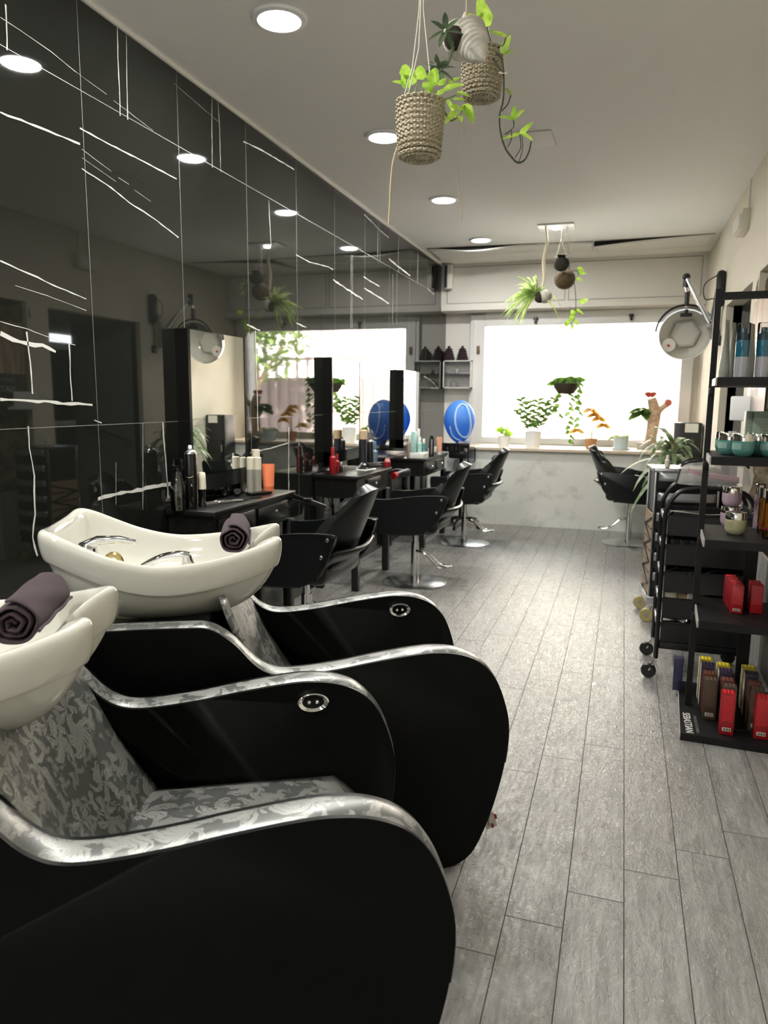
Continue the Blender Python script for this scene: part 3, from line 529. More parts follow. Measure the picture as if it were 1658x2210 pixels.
# ------------------------------------------------------------------ styling chairs (local: +x is the front)
def make_chair(label, loc, rz, lift=0.):
    t = thing('styling_chair', label, 'salon chair', loc, rz, 'black styling chairs'); L = lift
    pan = crom([(.25, 0, .648), (.12, 0, .652), (-.08, 0, .682), (-.275, 0, .692), (-.30, 0, .672), (-.275, 0, .60), (-.235, 0, .52), (-.17, 0, .45), (-.10, 0, .415), (.02, 0, .405), (.20, 0, .405), (.24, 0, .43), (.265, 0, .54), (.272, 0, .63)], 4, True)
    for sg in (-1, 1):
        b = B(); b.prism([(p.x, p.z+L) for p in pan], (0, .034, 0), (0, sg*.272-.017, 0), (1, 0, 0), (0, 0, 1), bev=.009, seg=2); a = b.done('side_panel', LEATH2, t)
        b = B(); b.tube([Vector((p.x, sg*.290, p.z+L)) for p in pan][6:40], .0035, 6); b.done('edge_piping', LEATH2, a)
        for x, z in ((-.262, .665), (-.228, .575)):
            b = B(); b.lathe([(0, .007), (.009, .005), (.012, 0), (0, -.002)], (x, sg*.290, z+L), 16, (0, sg, 0)); b.done('stud', STEEL, a)
    b = B(); b.box((.03, 0, .475+L), (.50, .50, .13), bev=.045, seg=4); b.done('seat', LEATH2, t)
    # padded back, wrapped round and rounded at the top
    def bk(s, q, off):
        a = (s*2-1); w = .236*(1-.40*q**4); y = a*w
        top = .935-.0*q; z = .55+(.905-.55)*q-.095*abs(a)**2.4*q
        x = -.245-.135*q**1.15+.14*abs(a)**2.0*(1-.35*q)
        return Vector((x+off, y, z+L))
    b = B(); b.grid(lambda s, q: bk(s, q, 0), 20, 18); b.done('backrest', LEATH2, t, mods=[('SOLIDIFY', dict(thickness=.062, offset=0)), ('BEVEL', dict(width=.022, segments=3, limit_method='ANGLE')), ('SUBSURF', dict(levels=1, render_levels=1))], auto=3.)
    # the back shell under it: U-shaped band between the panels and the oval pad
    b = B(); b.grid(lambda s, q: Vector((-.285+.20*q+.05*math.sin(PI*s)*(q-1), (s-.5)*.53, .60-.19*q-.012*math.sin(PI*s)+L)), 16, 6); b.done('back_shell', LEATH2, t, mods=[('SOLIDIFY', dict(thickness=.022, offset=0))])
    b = B(); b.tube(crom([(-.285, -.285, .64+L), (-.235, -.280, .52+L), (-.165, -.22, .435+L), (-.15, 0, .415+L), (-.165, .22, .435+L), (-.235, .280, .52+L), (-.285, .285, .64+L)], 6), .011, 8); b.done('shell_piping', LEATH2, t)
    b = B(); b.ball((0, 0, 0), .5, 24, .05, .36, .11)
    for v in b.bm.verts: v.co = Vector((-.228, 0, .50+L))+Matrix.Rotation(-.70, 3, 'Y')@v.co
    b.done('rear_pad', LEATH2, t)
    b = B(); b.box((0, 0, .40+L), (.30, .26, .025), bev=.006); b.done('seat_plate', BLKM, t)
    b = B(); b.lathe([(.0, .012), (.03, .012), (.028, .30), (.0, .30)], n=24); b.done('column_sleeve', CHROME, t)
    b = B(); b.lathe([(0, .25), (.019, .25), (.019, .40+L), (0, .40+L)], n=20); b.done('column', CHROME, t)
    b = B(); b.lathe([(0, .030), (.10, .026), (.225, .012), (.238, .006), (.238, 0), (0, 0)], n=56); b.done('base_disc', STEEL, t)
    b = B(); b.tube(crom([(-.02, .03, .245), (-.09, .035, .225), (-.17, .04, .15), (-.22, .04, .135), (-.275, .03, .14), (-.275, 0, .14)], 5), .008, 8); b.tube([(-.02, -.03, .245), (-.09, -.035, .225), (-.17, -.04, .15), (-.22, -.04, .135), (-.275, -.03, .14), (-.275, 0, .14)], .008, 8); b.done('pump_lever', CHROME, t)
    return t
make_chair('black styling chair nearest the washing chairs, half hidden behind the white basin', (-1.59, 3.55, 0), PI-.05)
make_chair('black styling chair second from the camera, chrome disc base in full view', (-1.42, 5.14, 0), PI)
make_chair('black styling chair farthest along the tile wall, in front of the window sill', (-1.38, 6.75, 0), PI, .005)
make_chair('black styling chair alone on the right of the aisle, by the big leafy plant', (.10, 7.27, 0), 0., .02)
# ------------------------------------------------------------------ dressing tables and mirrors along the tile wall
def make_table(label, y0, y1, xf):
    L, D = y1-y0, xf-XW-.004; t = thing('dressing_table', label, 'table', (XW+.004, y0, 0), 0, 'black dressing tables'); z = ZT
    b = B(); b.box((D/2, L/2, z-.012), (D, L, .024), bev=.004); b.done('tabletop', BWOOD, t)
    b = B(); b.box((D/2-.012, L/2, z-.024-.07), (D-.03, L-.05, .14)); b.box((D/2-.006, L/2, z-.029), (D-.012, L-.03, .010)); b.done('apron', BWOOD, t, smooth=False)
    dw = L*.40
    for c in (L*.28, L*.72) if L > .82 else (L*.5,):
        b = B(); b.box((D-.024, c, z-.092), (.016, dw, .088), bev=.003); d = b.done('drawer', BWOOD, t)
        b = B(); b.lathe([(0, 0), (.004, 0), (.004, .012), (.011, .015), (.010, .022), (0, .024)], (D-.016, c, z-.086), 14, (1, 0, 0)); b.done('knob', STEEL, d)
    for x in (.04, D-.035):
        for y in (.035, L-.035): b = B(); b.box((x, y, (z-.16)/2), (.05, .05, z-.16), bev=.003); b.done('leg', BWOOD, t)
    return t
TF = {}
q = [((467, 1106), (635, 1058)), ((772, 1028), (849, 1008)), ((909, 990), (977, 977))]
labs = ['black dressing table nearest the camera, holding the coral tube and spray cans', 'black dressing table in the middle of the tile wall, holding red bottles', 'black dressing table nearest the window, holding teal bottles']
TY = []
for (a, c), lab in zip(q, labs):
    p, r = atz(*a, ZT), atz(*c, ZT); TY.append((p.y, r.y, (p.x+r.x)/2)); make_table(lab, p.y, r.y, (p.x+r.x)/2)
def make_mirror(label, y0, y1, z0, z1):
    t = thing('wall_mirror', label, 'mirror', (XW, y0, z0), 0, 'station mirrors'); L, H = y1-y0, z1-z0
    b = B(); b.box((.035, .011, H/2), (.07, .022, H)); b.box((.035, L-.005, H/2), (.07, .010, H)); b.box((.035, L/2, .04), (.07, L, .08)); b.box((.02, L/2, H/2), (.03, L-.02, H-.01)); b.done('frame', BLKG, t, smooth=False)
    b = B(); b.box((.062, L/2+.006, H/2+.04), (.008, L-.035, H-.085)); b.done('glass', MIRR, t, smooth=False)
    return t
XM = XW+.07
for (x0, x1, ytop, ybot), lab in zip(((404, 529, 708, 1038), (717, 778, 771, 1013), (872, 907, 798, 950)), ('tall black framed mirror above the nearest dressing table', 'tall black framed mirror above the middle dressing table', 'tall black framed mirror above the farthest dressing table, reflecting the blue hood')):
    p0, p1 = atx(x0, ytop, XM), atx(x1, ytop, XM); make_mirror(lab, p0.y, min(p1.y, p0.y+.68), .885, p0.z)
# ------------------------------------------------------------------ small goods: helpers
def PX(p): return (p-CAM).dot(FW)/F
def zat(x, y, P):
    d = ray(x, y); t = (P[0]*d.x+P[1]*d.y)/(d.x**2+d.y**2); return HC+d.z*t
def goods(name, label, cat, loc, parts, group=None, rz=0., rot=None):
    t = thing(name, label, cat, loc, rz, group, rot)
    for q in parts:
        b = B(); q[2](b); o = b.done(q[0], q[1], t, smooth=True)
        if len(q) > 3: o['label'] = q[3]
    return t
def cylp(r, h, bev=.004): return [(0, 0), (r-bev, 0), (r, bev), (r, h-bev), (r-bev, h), (0, h)]
def bottle(name, label, loc, h, r, mat, capmat, cap=.25, neck=.6, group=None, cat='bottle', capname='cap', extra=()):
    hb = h*(1-cap); return goods(name, label, cat, loc, [('body', mat, lambda b: b.lathe([(0, 0), (r*.93, 0), (r, r*.12), (r, hb*.9), (r*neck, hb), (0, hb)], n=24)), (capname, capmat, lambda b: b.lathe([(0, hb), (r*neck*1.02, hb), (r*neck*1.02, h-.003), (r*neck*.9, h), (0, h)], n=24))]+list(extra), group)
def spraycan(name, label, loc, h, r, mat, capmat, group=None, extra=()):
    return goods(name, label, 'spray can', loc, [('body', mat, lambda b: b.lathe([(0, 0), (r*.95, 0), (r, .004), (r, h*.86), (r*.9, h*.89), (0, h*.89)], n=28)), ('dome', STEEL, lambda b: b.lathe([(r*.98, h*.865), (r*.97, h*.875), (r*.7, h*.915), (r*.42, h*.93), (r*.42, h*.945), (0, h*.945)], n=28)), ('nozzle', capmat, lambda b: b.lathe([(0, h*.93), (r*.30, h*.93), (r*.28, h*.985), (r*.2, h), (0, h)], n=16))]+list(extra), group)
def tubep(name, label, loc, h, w, mat, capmat, rz=0., group=None, caph=.12):
    def bd(b):
        def f(s, q):
            a = 2*PI*s; k = q; rx = w*.5*(.86+.14*k); ry = w*.36*(1-k)+.0012; return Vector((rx*math.cos(a), ry*math.sin(a), h*caph+h*(1-caph)*k))
        b.grid(f, 24, 10, True); b.face([f(i/24, 1) for i in range(24)])
    return goods(name, label, 'tube', loc, [('body', mat, bd), ('cap', capmat, lambda b: b.lathe([(0, 0), (w*.40, 0), (w*.42, h*caph), (0, h*caph)], n=24, sy=.88))], group, rz)
def jar(name, label, loc, r, h, mat, lidmat, group=None, rz=0., printm=None):
    hb = h*.68; parts = [('body', mat, lambda b: b.lathe([(0, 0), (r*.62, 0), (r*.86, hb*.14), (r, hb*.42), (r, hb), (0, hb)], n=30)), ('lid', lidmat, lambda b: b.lathe([(0, hb), (r*.97, hb), (r*.97, h-.003), (r*.93, h), (0, h)], n=30))]
    if printm: parts.append(('printed_panel', printm, lambda b: b.grid(lambda s, q: Vector((r*1.006*math.cos(-PI*.95+s*1.1), r*1.006*math.sin(-PI*.95+s*1.1), hb*(.45+.42*q))), 10, 1)))
    return goods(name, label, 'jar', loc, parts, group, rz)
T1 = lambda x, y: atz(x, y, ZT+.001)
def cl(p): return Vector((max(p.x, XW+.045), p.y, p.z))
# ---- on the nearest dressing table
p = T1(414, 1097); m = PX(p)
spraycan('hairspray_can', 'tall black spray can with gold script, on the nearest dressing table', cl(p), 136*m, 14*m, BLKG, WHT, 'bottles on the nearest dressing table', [('gold_script', GOLD, lambda b: [b.tube([(14.2*m*math.cos(-1.3+.05*k+.2*math.sin(k*.9)), 14.2*m*math.sin(-1.3+.05*k+.2*math.sin(k*.9)), (.012+.0035*k)) for k in range(14)], .0008, 5), b.tube([(14.2*m*math.cos(-1.7+.1*k), 14.2*m*math.sin(-1.7+.1*k), .155-.004*math.sin(k*.35)) for k in range(12)], .0007, 5)]), ('letter_mark', WHT, lambda b: b.tube([(14.3*m*math.cos(-.9+.09*math.cos(a*.35)), 14.3*m*math.sin(-.9+.09*math.cos(a*.35)), .115+.005*math.sin(a*.35)) for a in range(3, 18)], .0007, 5))])
p = T1(386, 1097)+Vector((0, -.045, 0)); m = PX(p)
goods('spray_bottle', 'clear plastic spray bottle half full of water, beside the tall black can', 'bottle', cl(p)+Vector((.03, -.0, 0)), [('body', BOTW, lambda b: b.lathe([(0, 0), (15*m, 0), (16*m, 3*m), (16.5*m, 30*m), (16.5*m, 50*m), (13*m, 62*m), (9*m, 82*m), (8*m, 84*m), (0, 84*m)], n=24)), ('water', thin('water', (.93, .94, .9), .95), lambda b: b.lathe([(0, 2*m), (14.5*m, 2*m), (15.6*m, 30*m), (15.6*m, 50*m), (0, 50*m)], n=24)), ('trigger_head', thin('clear_trigger', (.6, .6, .6), .8, .1), lambda b: [b.cyl((0, 0, 84*m), (0, 0, 92*m), 9*m, 7*m), b.box((2*m, 0, 103*m), (22*m, 8*m, 16*m), bev=2*m), b.tube([(10*m, 0, 100*m), (13*m, 0, 92*m), (11*m, 0, 84*m)], 2*m, 6)])], 'bottles on the nearest dressing table')
p = T1(437, 1093); m = PX(p)
goods('neck_brush', 'small black handled brush with cream bristles, standing beside the black can', 'brush', cl(p), [('handle', BLKG, lambda b: b.lathe([(0, 0), (10*m, 0), (10*m, 3*m), (7*m, 12*m), (6.5*m, 22*m), (8.5*m, 36*m), (8.5*m, 38*m), (0, 38*m)], n=20)), ('bristles', CRM, lambda b: b.lathe([(0, 38*m), (9*m, 38*m), (8.5*m, 60*m), (8*m, 71*m), (6*m, 74*m), (0, 74*m)], n=20))])
p = cl(T1(525, 1060)); m = PX(p)
goods('cream_jar', 'short white cream jar behind the paddle brush', 'jar', p, [('body', WHT, lambda b: b.lathe(cylp(15*m, 17*m), n=26)), ('lid', CRM, lambda b: b.lathe([(0, 17*m), (15.6*m, 17*m), (15.6*m, 29*m), (14*m, 30*m), (0, 30*m)], n=26))])
for (x, y, top, w, lab) in ((521, 1058, 985, 8, 'leftmost of four white capped clear bottles on the nearest dressing table'), (541, 1063, 987, 8, 'front middle of four white capped clear bottles on the nearest dressing table'), (557, 1064, 987, 8, 'white capped bottle right next to the coral tube'), (552, 1056, 970, 9, 'tallest of four white capped bottles on the nearest dressing table')):
    p = cl(T1(x, y)); m = PX(p); h = (y-top)*m
    goods('serum_bottle', lab, 'bottle', p, [('body', M('grey_glass', (.34, .33, .28), .2), lambda b: b.lathe(cylp(w*m, h*.66), n=20)), ('cap', CRM, lambda b: b.lathe([(0, h*.66), (w*m*1.02, h*.66), (w*m*1.02, h-.002), (w*m*.9, h), (0, h)], n=20))], 'white capped bottles')
p = T1(580, 1061); m = PX(p); tubep('cream_tube', 'coral orange cream tube standing on the right end of the nearest dressing table', p, 60*m, 27*m, ORANGE, M('coral_cap', (.70, .18, .08), .4), .5, None, .2)
def brushy(name, label, p, ang, L, cat='hairbrush'):
    return goods(name, label, cat, p, [('paddle', BLK, lambda b: b.ball((0, 0, .014), .5, 20, L*.40, L*.17, .016/1.)), ('handle', BLK, lambda b: b.tube([(L*.17, 0, .014), (L*.3, 0, .012), (L*.55, 0, .012)], [.007, .006, .009], 8)), ('bristles', M('grey_bristles', (.05, .05, .05), .7), lambda b: [b.tube([(L*.4*(i/9-.5)*.8, L*.17*(j/4-.5)*.75, .020), (L*.4*(i/9-.5)*.85, L*.17*(j/4-.5)*.8, .036)], .0009, 4) for i in range(10) for j in range(5)])], 'paddle brushes', ang)
brushy('paddle_brush', 'black paddle brush bristles up, in front of the cream jar', cl(T1(512, 1070)), 1.9, .17); brushy('paddle_brush', 'black paddle brush lying close behind the small cream bristle brush', cl(T1(470, 1072)), 2.2, .15)
p = T1(530, 1076); goods('cutting_comb', 'black cutting comb lying on the nearest dressing table', 'comb', p, [('spine', BLK, lambda b: b.box((0, 0, .004), (.012, .19, .005), bev=.001)), ('teeth', BLK, lambda b: [b.box((.012, -.09+i*.0045, .004), (.016, .0018, .003)) for i in range(41)])], None, -.5)
p = T1(500, 1082); goods('scissors', 'silver hairdressing scissors on the nearest dressing table edge', 'scissors', p, [('blades', CHROME, lambda b: [b.box((0, .05, .005), (.009, .10, .003), .06, bev=.0008), b.box((0, .05, .008), (.009, .10, .003), -.06, bev=.0008)]), ('finger_rings', CHROME, lambda b: [b.tube([(s*.02+.012*math.cos(k*.5236), -.075+.014*math.sin(k*.5236), .006) for k in range(13)], .0025, 6) for s in (-1, 1)]), ('shanks', CHROME, lambda b: [b.tube([(0, 0, .006), (s*.014, -.062, .006)], .003, 6) for s in (-1, 1)])], None, -.55)
p = T1(540, 1088); goods('steel_tray', 'slim steel comb tray at the front of the nearest dressing table', 'tray', T1(480, 1085), [('plate', STEEL, lambda b: b.box((0, 0, .003), (.045, .22, .004), bev=.001)), ('rim', STEEL, lambda b: b.tube([(-.022, -.11, .006), (.022, -.11, .006), (.022, .11, .006), (-.022, .11, .006), (-.022, -.11, .006)], .002, 6))], None, -.5)
p = T1(566, 1068); goods('remote_case', 'flat black case under the coral tube', 'case', p+Vector((-.02, .0, 0)), [('body', BLKG, lambda b: b.box((0, 0, .008), (.05, .15, .014), bev=.004)), ('lid_line', BLK, lambda b: b.box((.0, 0, .0155), (.04, .13, .001)))], None, -.4)
p = atz(652, 1083, ZT-.06); goods('curling_iron', 'black curling iron hanging at the right end of the nearest dressing table', 'hair tool', p, [('barrel', BLKG, lambda b: b.tube([(-.05, -.02, .04), (.03, .05, -.005)], .013, 12)), ('handle', BLK, lambda b: b.tube([(.03, .05, -.005), (.10, .11, -.04)], [.016, .012], 12)), ('clamp', CHROME, lambda b: b.box((.02, .03, .016), (.02, .06, .006), -.7, bev=.002)), ('holder', BLKM, lambda b: b.tube(crom([(-.10, .0, .02), (-.03, .02, .0), (.01, .06, -.015)], 4), .005, 6))])
# ---- on the middle dressing table
G2 = 'goods on the middle dressing table'
for x, y, top, r, lab in ((718, 1023, 965, 7, 'taller red bottle at the near end of the middle dressing table'), (727, 1020, 980, 5.5, 'shorter red bottle at the near end of the middle dressing table')):
    p = T1(x, y); m = PX(p); bottle('red_bottle', lab, cl(p), (y-top)*m, r*m, RED, RED, .32, .55, G2)
p = T1(736, 1018); bottle('silver_cap_bottle', 'small dark bottle with silver cap beside the red bottles', cl(p), .07, .014, BLK, STEEL, .4, .8, G2)
p = T1(783, 1010); m = PX(p); goods('styling_can', 'tall dark can with tan cap on the middle dressing table', 'spray can', cl(p), [('body', M('dark_blue_print', (.02, .022, .03), .3), lambda b: b.lathe(cylp(8.5*m, 62*m), n=22)), ('cap', TAN, lambda b: b.lathe([(0, 62*m), (9*m, 62*m), (9*m, 80*m), (7*m, 82*m), (0, 82*m)], n=22))], G2)
p = T1(799, 1007); m = PX(p); spraycan('black_can', 'plain black spray can on the middle dressing table', cl(p), 62*m, 7*m, BLK, BLK, G2)
p = T1(808, 1006); m = PX(p); bottle('blue_bottle', 'grey blue spray bottle on the middle dressing table', cl(p), 54*m, 7*m, M('slate_blue', (.14, .22, .30), .3), M('steel_blue', (.06, .16, .30), .3), .35, .5, G2)
p = T1(778, 1016); m = PX(p); goods('section_clip', 'striped black and white hair clip on the middle dressing table', 'hair clip', p, [('upper_jaw', WHT, lambda b: b.tube([(-.03, 0, .01), (.01, .01, .05), (.035, .02, .045)], [.008, .012, .006], 8)), ('lower_jaw', BLK, lambda b: b.tube([(-.03, 0, .01), (.01, .01, .022), (.045, .02, .02)], [.008, .010, .006], 8)), ('stripes', BLK, lambda b: [b.box((-.015+.012*k, .006, .026+.008*k), (.004, .024, .026), bev=.001) for k in range(4)])], None, -.3)
p = T1(790, 1015); goods('tool_tray', 'pale tray at the front of the middle dressing table', 'tray', p, [('tray', WHT, lambda b: b.box((0, 0, .006), (.09, .16, .012), bev=.003)), ('mat', STEEL, lambda b: b.box((0, 0, .0125), (.075, .14, .002)))], None, -.15)
p = T1(815, 1007); goods('flat_iron', 'silver flat iron lying on the middle dressing table', 'hair tool', p, [('arms', STEEL, lambda b: [b.box((0, 0, .012+.016*k), (.026, .20, .012), -.05+.1*k, bev=.003) for k in (0, 1)]), ('hinge', BLK, lambda b: b.box((0, -.10, .02), (.03, .03, .034), bev=.006))], None, -.7)
p = T1(836, 1007); m = PX(p); goods('wax_pot', 'small red and white pot at the far corner of the middle dressing table', 'jar', p, [('body', RED, lambda b: b.lathe(cylp(7*m, 11*m, .002), n=18)), ('lid', M('pink_lid', (.7, .3, .28), .3), lambda b: b.lathe([(0, 11*m), (6.5*m, 11*m), (5*m, 17*m), (0, 17*m)], n=18))], G2)
p = atz(868, 1024, ZT-.09); goods('hair_dryer', 'black hair dryer with red nozzle hanging by the middle dressing table', 'hair dryer', p, [('barrel', BLK, lambda b: b.tube([(-.03, -.06, 0), (0, .0, .005), (.03, .07, .012)], [.026, .034, .036], 16)), ('nozzle', RED, lambda b: b.tube([(-.045, -.10, -.004), (-.03, -.06, 0)], [.030, .027], 16)), ('handle', BLK, lambda b: b.tube([(.015, .03, -.01), (.02, .045, -.11)], [.017, .014], 12)), ('wall_hook', STEEL, lambda b: b.tube([(-.13, .02, .02), (-.06, .02, .04), (.0, .01, .04)], .005, 6)), ('power_cord', BLK, lambda b: b.tube(crom([(.02, .045, -.11), (0, .04, -.25), (-.08, .05, -.40), (-.15, .06, -.30), (-.19, .06, -.05)], 5), .004, 6))])
# ---- on the farthest dressing table
G3 = 'goods on the farthest dressing table'
p = T1(873, 991); p.y = max(p.y, TY[2][0]+.05); m = PX(p); bottle('peach_bottle', 'pale peach spray bottle on the near edge of the farthest dressing table', cl(p), 50*m, 7*m, M('peach_glass', (.52, .40, .31), .25), WHT, .3, .5, G3)
p = T1(905, 988); m = PX(p); goods('product_stand', 'low white box carrying teal bottles on the farthest dressing table', 'box', cl(p), [('box', WHT, lambda b: b.box((0, 0, .025), (.12, .20, .05), bev=.003)), ('front_label', M('grey_print', (.5, .5, .48), .5), lambda b: b.box((.0602, 0, .025), (.001, .12, .02)))], None, -.03); p0 = cl(p)
for dx, dy, h, r, mt, cm, lab in ((-.035, -.07, .19, .026, TEALL, TEALL, 'square pale teal carton at the left on the low white box'), (.01, -.03, .13, .020, TEALL, WHT, 'short teal bottle at the front of the low white box'), (-.02, .03, .21, .024, M('smoky_glass', (.38, .48, .48), .15), WHT, 'tallest clear capped bottle on the low white box'), (.025, .06, .12, .018, TEAL, WHT, 'small deep teal bottle at the right on the low white box')):
    q = p0+Vector((dx, dy, .051))
    if 'carton' in lab: goods('teal_carton', lab, 'box', q, [('carton', mt, lambda b: b.box((0, 0, h/2), (.045, .045, h), bev=.002)), ('printed_lines', WHT, lambda b: [b.box((.0, -.0228, h*.3+.012*k), (.03, .0006, .003)) for k in range(5)])], G3)
    else: bottle('teal_bottle', lab, q, h, r, mt, cm, .3, .6, G3)
p = T1(931, 985); m = PX(p); goods('arched_brush', 'black round topped brush standing on the farthest dressing table', 'hairbrush', p, [('back', BLK, lambda b: b.tube(crom([(-.012, 0, 0), (-.012, 0, .14), (0, .004, .19), (.012, .008, .14), (.012, .008, 0)], 5), .011, 10)), ('pad', M('grey_pad', (.25, .25, .26), .4), lambda b: b.box((0, .0, .09), (.02, .012, .14), bev=.004))], G3)
p = T1(948, 981); m = PX(p); tubep('salmon_tube', 'salmon pink tube standing on the farthest dressing table', p, 38*m, 13*m, M('salmon', (.72, .36, .24), .4), WHT, .4, G3, .15)
p = T1(970, 978); goods('tool_holder', 'black tool holder clipped to the far end of the farthest dressing table', 'holder', p+Vector((.0, -.02, .0)), [('cups', BLK, lambda b: [b.lathe([(0, 0), (.038, 0), (.046, .08), (.040, .08), (.034, .004), (0, .004)], (-.06+.09*k, .0, .02), 18) for k in (0, 1, 2)]), ('rail', BLK, lambda b: b.box((.03, 0, .03), (.26, .02, .022), bev=.004)), ('dryer_body', BLK, lambda b: b.tube([(.10, -.02, .10), (.16, 0, .09), (.20, .02, .08)], [.025, .032, .03], 14)), ('cord', BLK, lambda b: b.tube(crom([(.16, 0, .03), (.17, .02, -.15), (.16, .03, -.35), (.18, .03, -.50)], 5), .005, 6))], None, -.1)
# ---- blue hair steamer on a castor stand
bc = aty(992, 910, 7.62); m = PX(bc)
t = thing('hair_steamer', 'blue translucent hair steamer hood on a black castor stand, left of the window', 'hair steamer', (bc.x, bc.y, 0))
zc = bc.z; b = B(); b.ball((0, 0, zc), .5, 36, 68*m, 70*m, 92*m/1.)
for v in b.bm.verts:
    z = v.co.z-zc
    if z < 0: v.co.x *= 1+z*.9; v.co.y *= 1+z*.9
b.done('hood', BLUEP, t, auto=3.)
def onhood(x, z): return (x*m, -36*m*math.sqrt(max(.02, 1-(x/34.5)**2-(z/46.5)**2)), zc+z*m)
b = B(); b.tube([onhood(13+15*math.cos(k*2*PI/40)-3*math.sin(k*2*PI/40), 2+35*math.sin(k*2*PI/40)) for k in range(41)], 2.2*m, 8, False); b.done('opening_rim', BLUER, t)
b = B(); b.tube(crom([onhood(-14, -10), onhood(-10, -27), onhood(-2, -36), onhood(8, -40)], 6), 1.8*m, 8); b.done('side_band', BLUER, t)
b = B(); b.lathe([(0, zc-56*m), (12*m, zc-55*m), (16*m, zc-42*m), (0, zc-41*m)], (8*m, 0, 0), 20); b.done('neck', BLUEP, t)
b = B(); b.box((.0, .0, zc-70*m), (.20, .12, .09), bev=.02); b.box((-.03, -.01, zc-60*m), (.12, .13, .06), bev=.015); b.done('steam_unit', BLK, t)
b = B(); b.cyl((.03, 0, .08), (.03, 0, zc-.25), .016); b.cyl((.03, 0, .35), (.03, 0, .75), .022); b.done('pole', BLKM, t)
b = B(); b.lathe(cylp(.045, .16, .008), (.14, -.02, zc-.42), 20); b.done('water_bottle', CLEAR, t)
for k in range(5):
    a = k*2*PI/5-.35; c, s_ = math.cos(a), math.sin(a); b = B(); b.tube([(.03, 0, .10), (.03+.13*c, .13*s_, .085), (.03+.23*c, .23*s_, .065)], [.018, .015, .012], 8); lg = b.done('base_leg', BLKM, t)
    b = B(); b.lathe([(0, -.011), (.026, -.011), (.026, .011), (0, .011)], (.03+.235*c, .235*s_, .027), 18, (-s_, c, 0)); b.done('castor', BLK, lg)
# ------------------------------------------------------------------ leaves given as picture-like sprays, each with its own depth
def sprig(b, O, x, y, Y, dx, dy, L, W, heart=True, droop=.25, tip=None, up=None):
    p = aty(x, y, Y)-O; m = PX(p+O); d = RR*dx-UU*dy+FW*random.uniform(-.5, .3)
    u = up or (-FW*.8+UU*.6+RR*random.uniform(-.4, .4)); b.leaf(p, d, L*m, W*m, droop, u, .12, heart)
def strand(b, O, pts, Y, r):
    b.tube(crom([aty(x, y, Y+dY)-O for x, y, dY in pts], 5), r, 6)
# ---- near hanging pots
def hang_basket(label, ctr, Y, wt, wb, hgt, strings, group):
    O = aty(ctr[0], ctr[1], Y); m = PX(O); t = thing('hanging_basket', label, 'hanging plant', tuple(O), 0, group); h = hgt*m/1.03
    ws, wbt = wt*m/2, wb*m/2
    b = B(); prof = [(0, -h/2), (wbt*.55, -h/2+.001), (wbt*.88, -h/2+.008), (wbt, -h/2+.022), (ws*.98, -h*.1), (ws*1.02, h*.25), (ws, h*.47), (ws*.97, h*.5), (ws*.92, h*.49), (ws*.9, h*.3), (0, h*.3)]
    b.lathe(prof, n=64); pot = b.done('woven_pot', WEAVE, t)
    b = B()
    for k in range(11):
        z = -h*.44+k*h*.092; r = wbt+(ws-wbt)*min(1, (k+2)/9.); b.tube([((r+.0015*((i+k) % 2))*math.cos(i*2*PI/44)*1.012, (r+.0015*((i+k) % 2))*math.sin(i*2*PI/44)*1.012, z) for i in range(45)], .0042, 6, False)
    for k in range(4):
        r = wbt*(.25+.2*k); b.tube([(r*math.cos(i*2*PI/30), r*math.sin(i*2*PI/30), -h/2-.001+.0015*k) for i in range(31)], .005, 6, False)
    b.done('rope_coils', WEAVE, pot)
    b = B(); b.lathe([(0, h*.31), (ws*.9, h*.31)], n=30); b.done('soil', SOIL, t)
    for pts in strings:
        b = B(); q = [aty(x, y, Y)-O for x, y in pts]; top = q[-1]; b.tube(q+[Vector((top.x*.6, top.y, ZC-O.z))], .0016, 6); b.done('hanging_cord', M('white_cord', (.72, .70, .62), .8), t)
    return t, O, h, ws
random.seed(11)
HB = 'hanging baskets by the near ceiling'
t, O, h, ws = hang_basket('near woven basket of bright pothos hanging on white cords', (906, 282), 2.1, 98, 84, 120, [((868, 222), (890, 147), (905, 20)), ((878, 220), (904, 105), (908, 20)), ((930, 215), (927, 150), (914, 20))], HB)
b = B()
LV = [(876, 170, 0, -1, 32, 30), (905, 172, .1, -1, 30, 28), (932, 178, .25, -1, 32, 26), (880, 190, -.3, -.6, 30, 24), (915, 190, .7, -.5, 34, 26), (907, 205, .5, .4, 30, 24), (870, 180, -.9, -.3, 22, 14), (945, 205, .6, -.5, 26, 20), (958, 195, 1., -.3, 40, 30), (985, 200, .8, .2, 28, 20), (1003, 225, .5, .9, 34, 26), (985, 240, -.6, .6, 30, 22), (965, 215, .5, .7, 34, 18), (975, 228, .8, .4, 30, 16), (992, 250, .1, .6, 18, 14), (950, 185, .4, -.8, 24, 18), (893, 182, -.4, -.9, 26, 20), (925, 205, .2, -.9, 24, 18), (968, 180, .9, -.5, 28, 18), (980, 215, 1, -.2, 24, 16)]
for x, y, dx, dy, L, W in LV: sprig(b, O, x, y, 2.1+random.uniform(-.05, .05), dx, dy, L*1.25, W*1.25)
b.done('foliage', POTHOS, t)
b = B()
for x0, x1, y1 in ((880, 876, 165), (884, 905, 170), (888, 880, 190), (896, 912, 190), (903, 930, 176), (912, 946, 203), (920, 958, 195), (890, 871, 182), (930, 967, 182), (938, 985, 205)): strand(b, O, [(x0, 222, 0), ((x0+x1)/2+2, (222+y1)/2, 0), (x1, y1, 0)], 2.1, .0016)
strand(b, O, [(952, 230, 0), (962, 245, .02), (972, 260, .02), (990, 250, 0), (1003, 228, 0)], 2.1, .0028); b.done('stems', STEM, t)
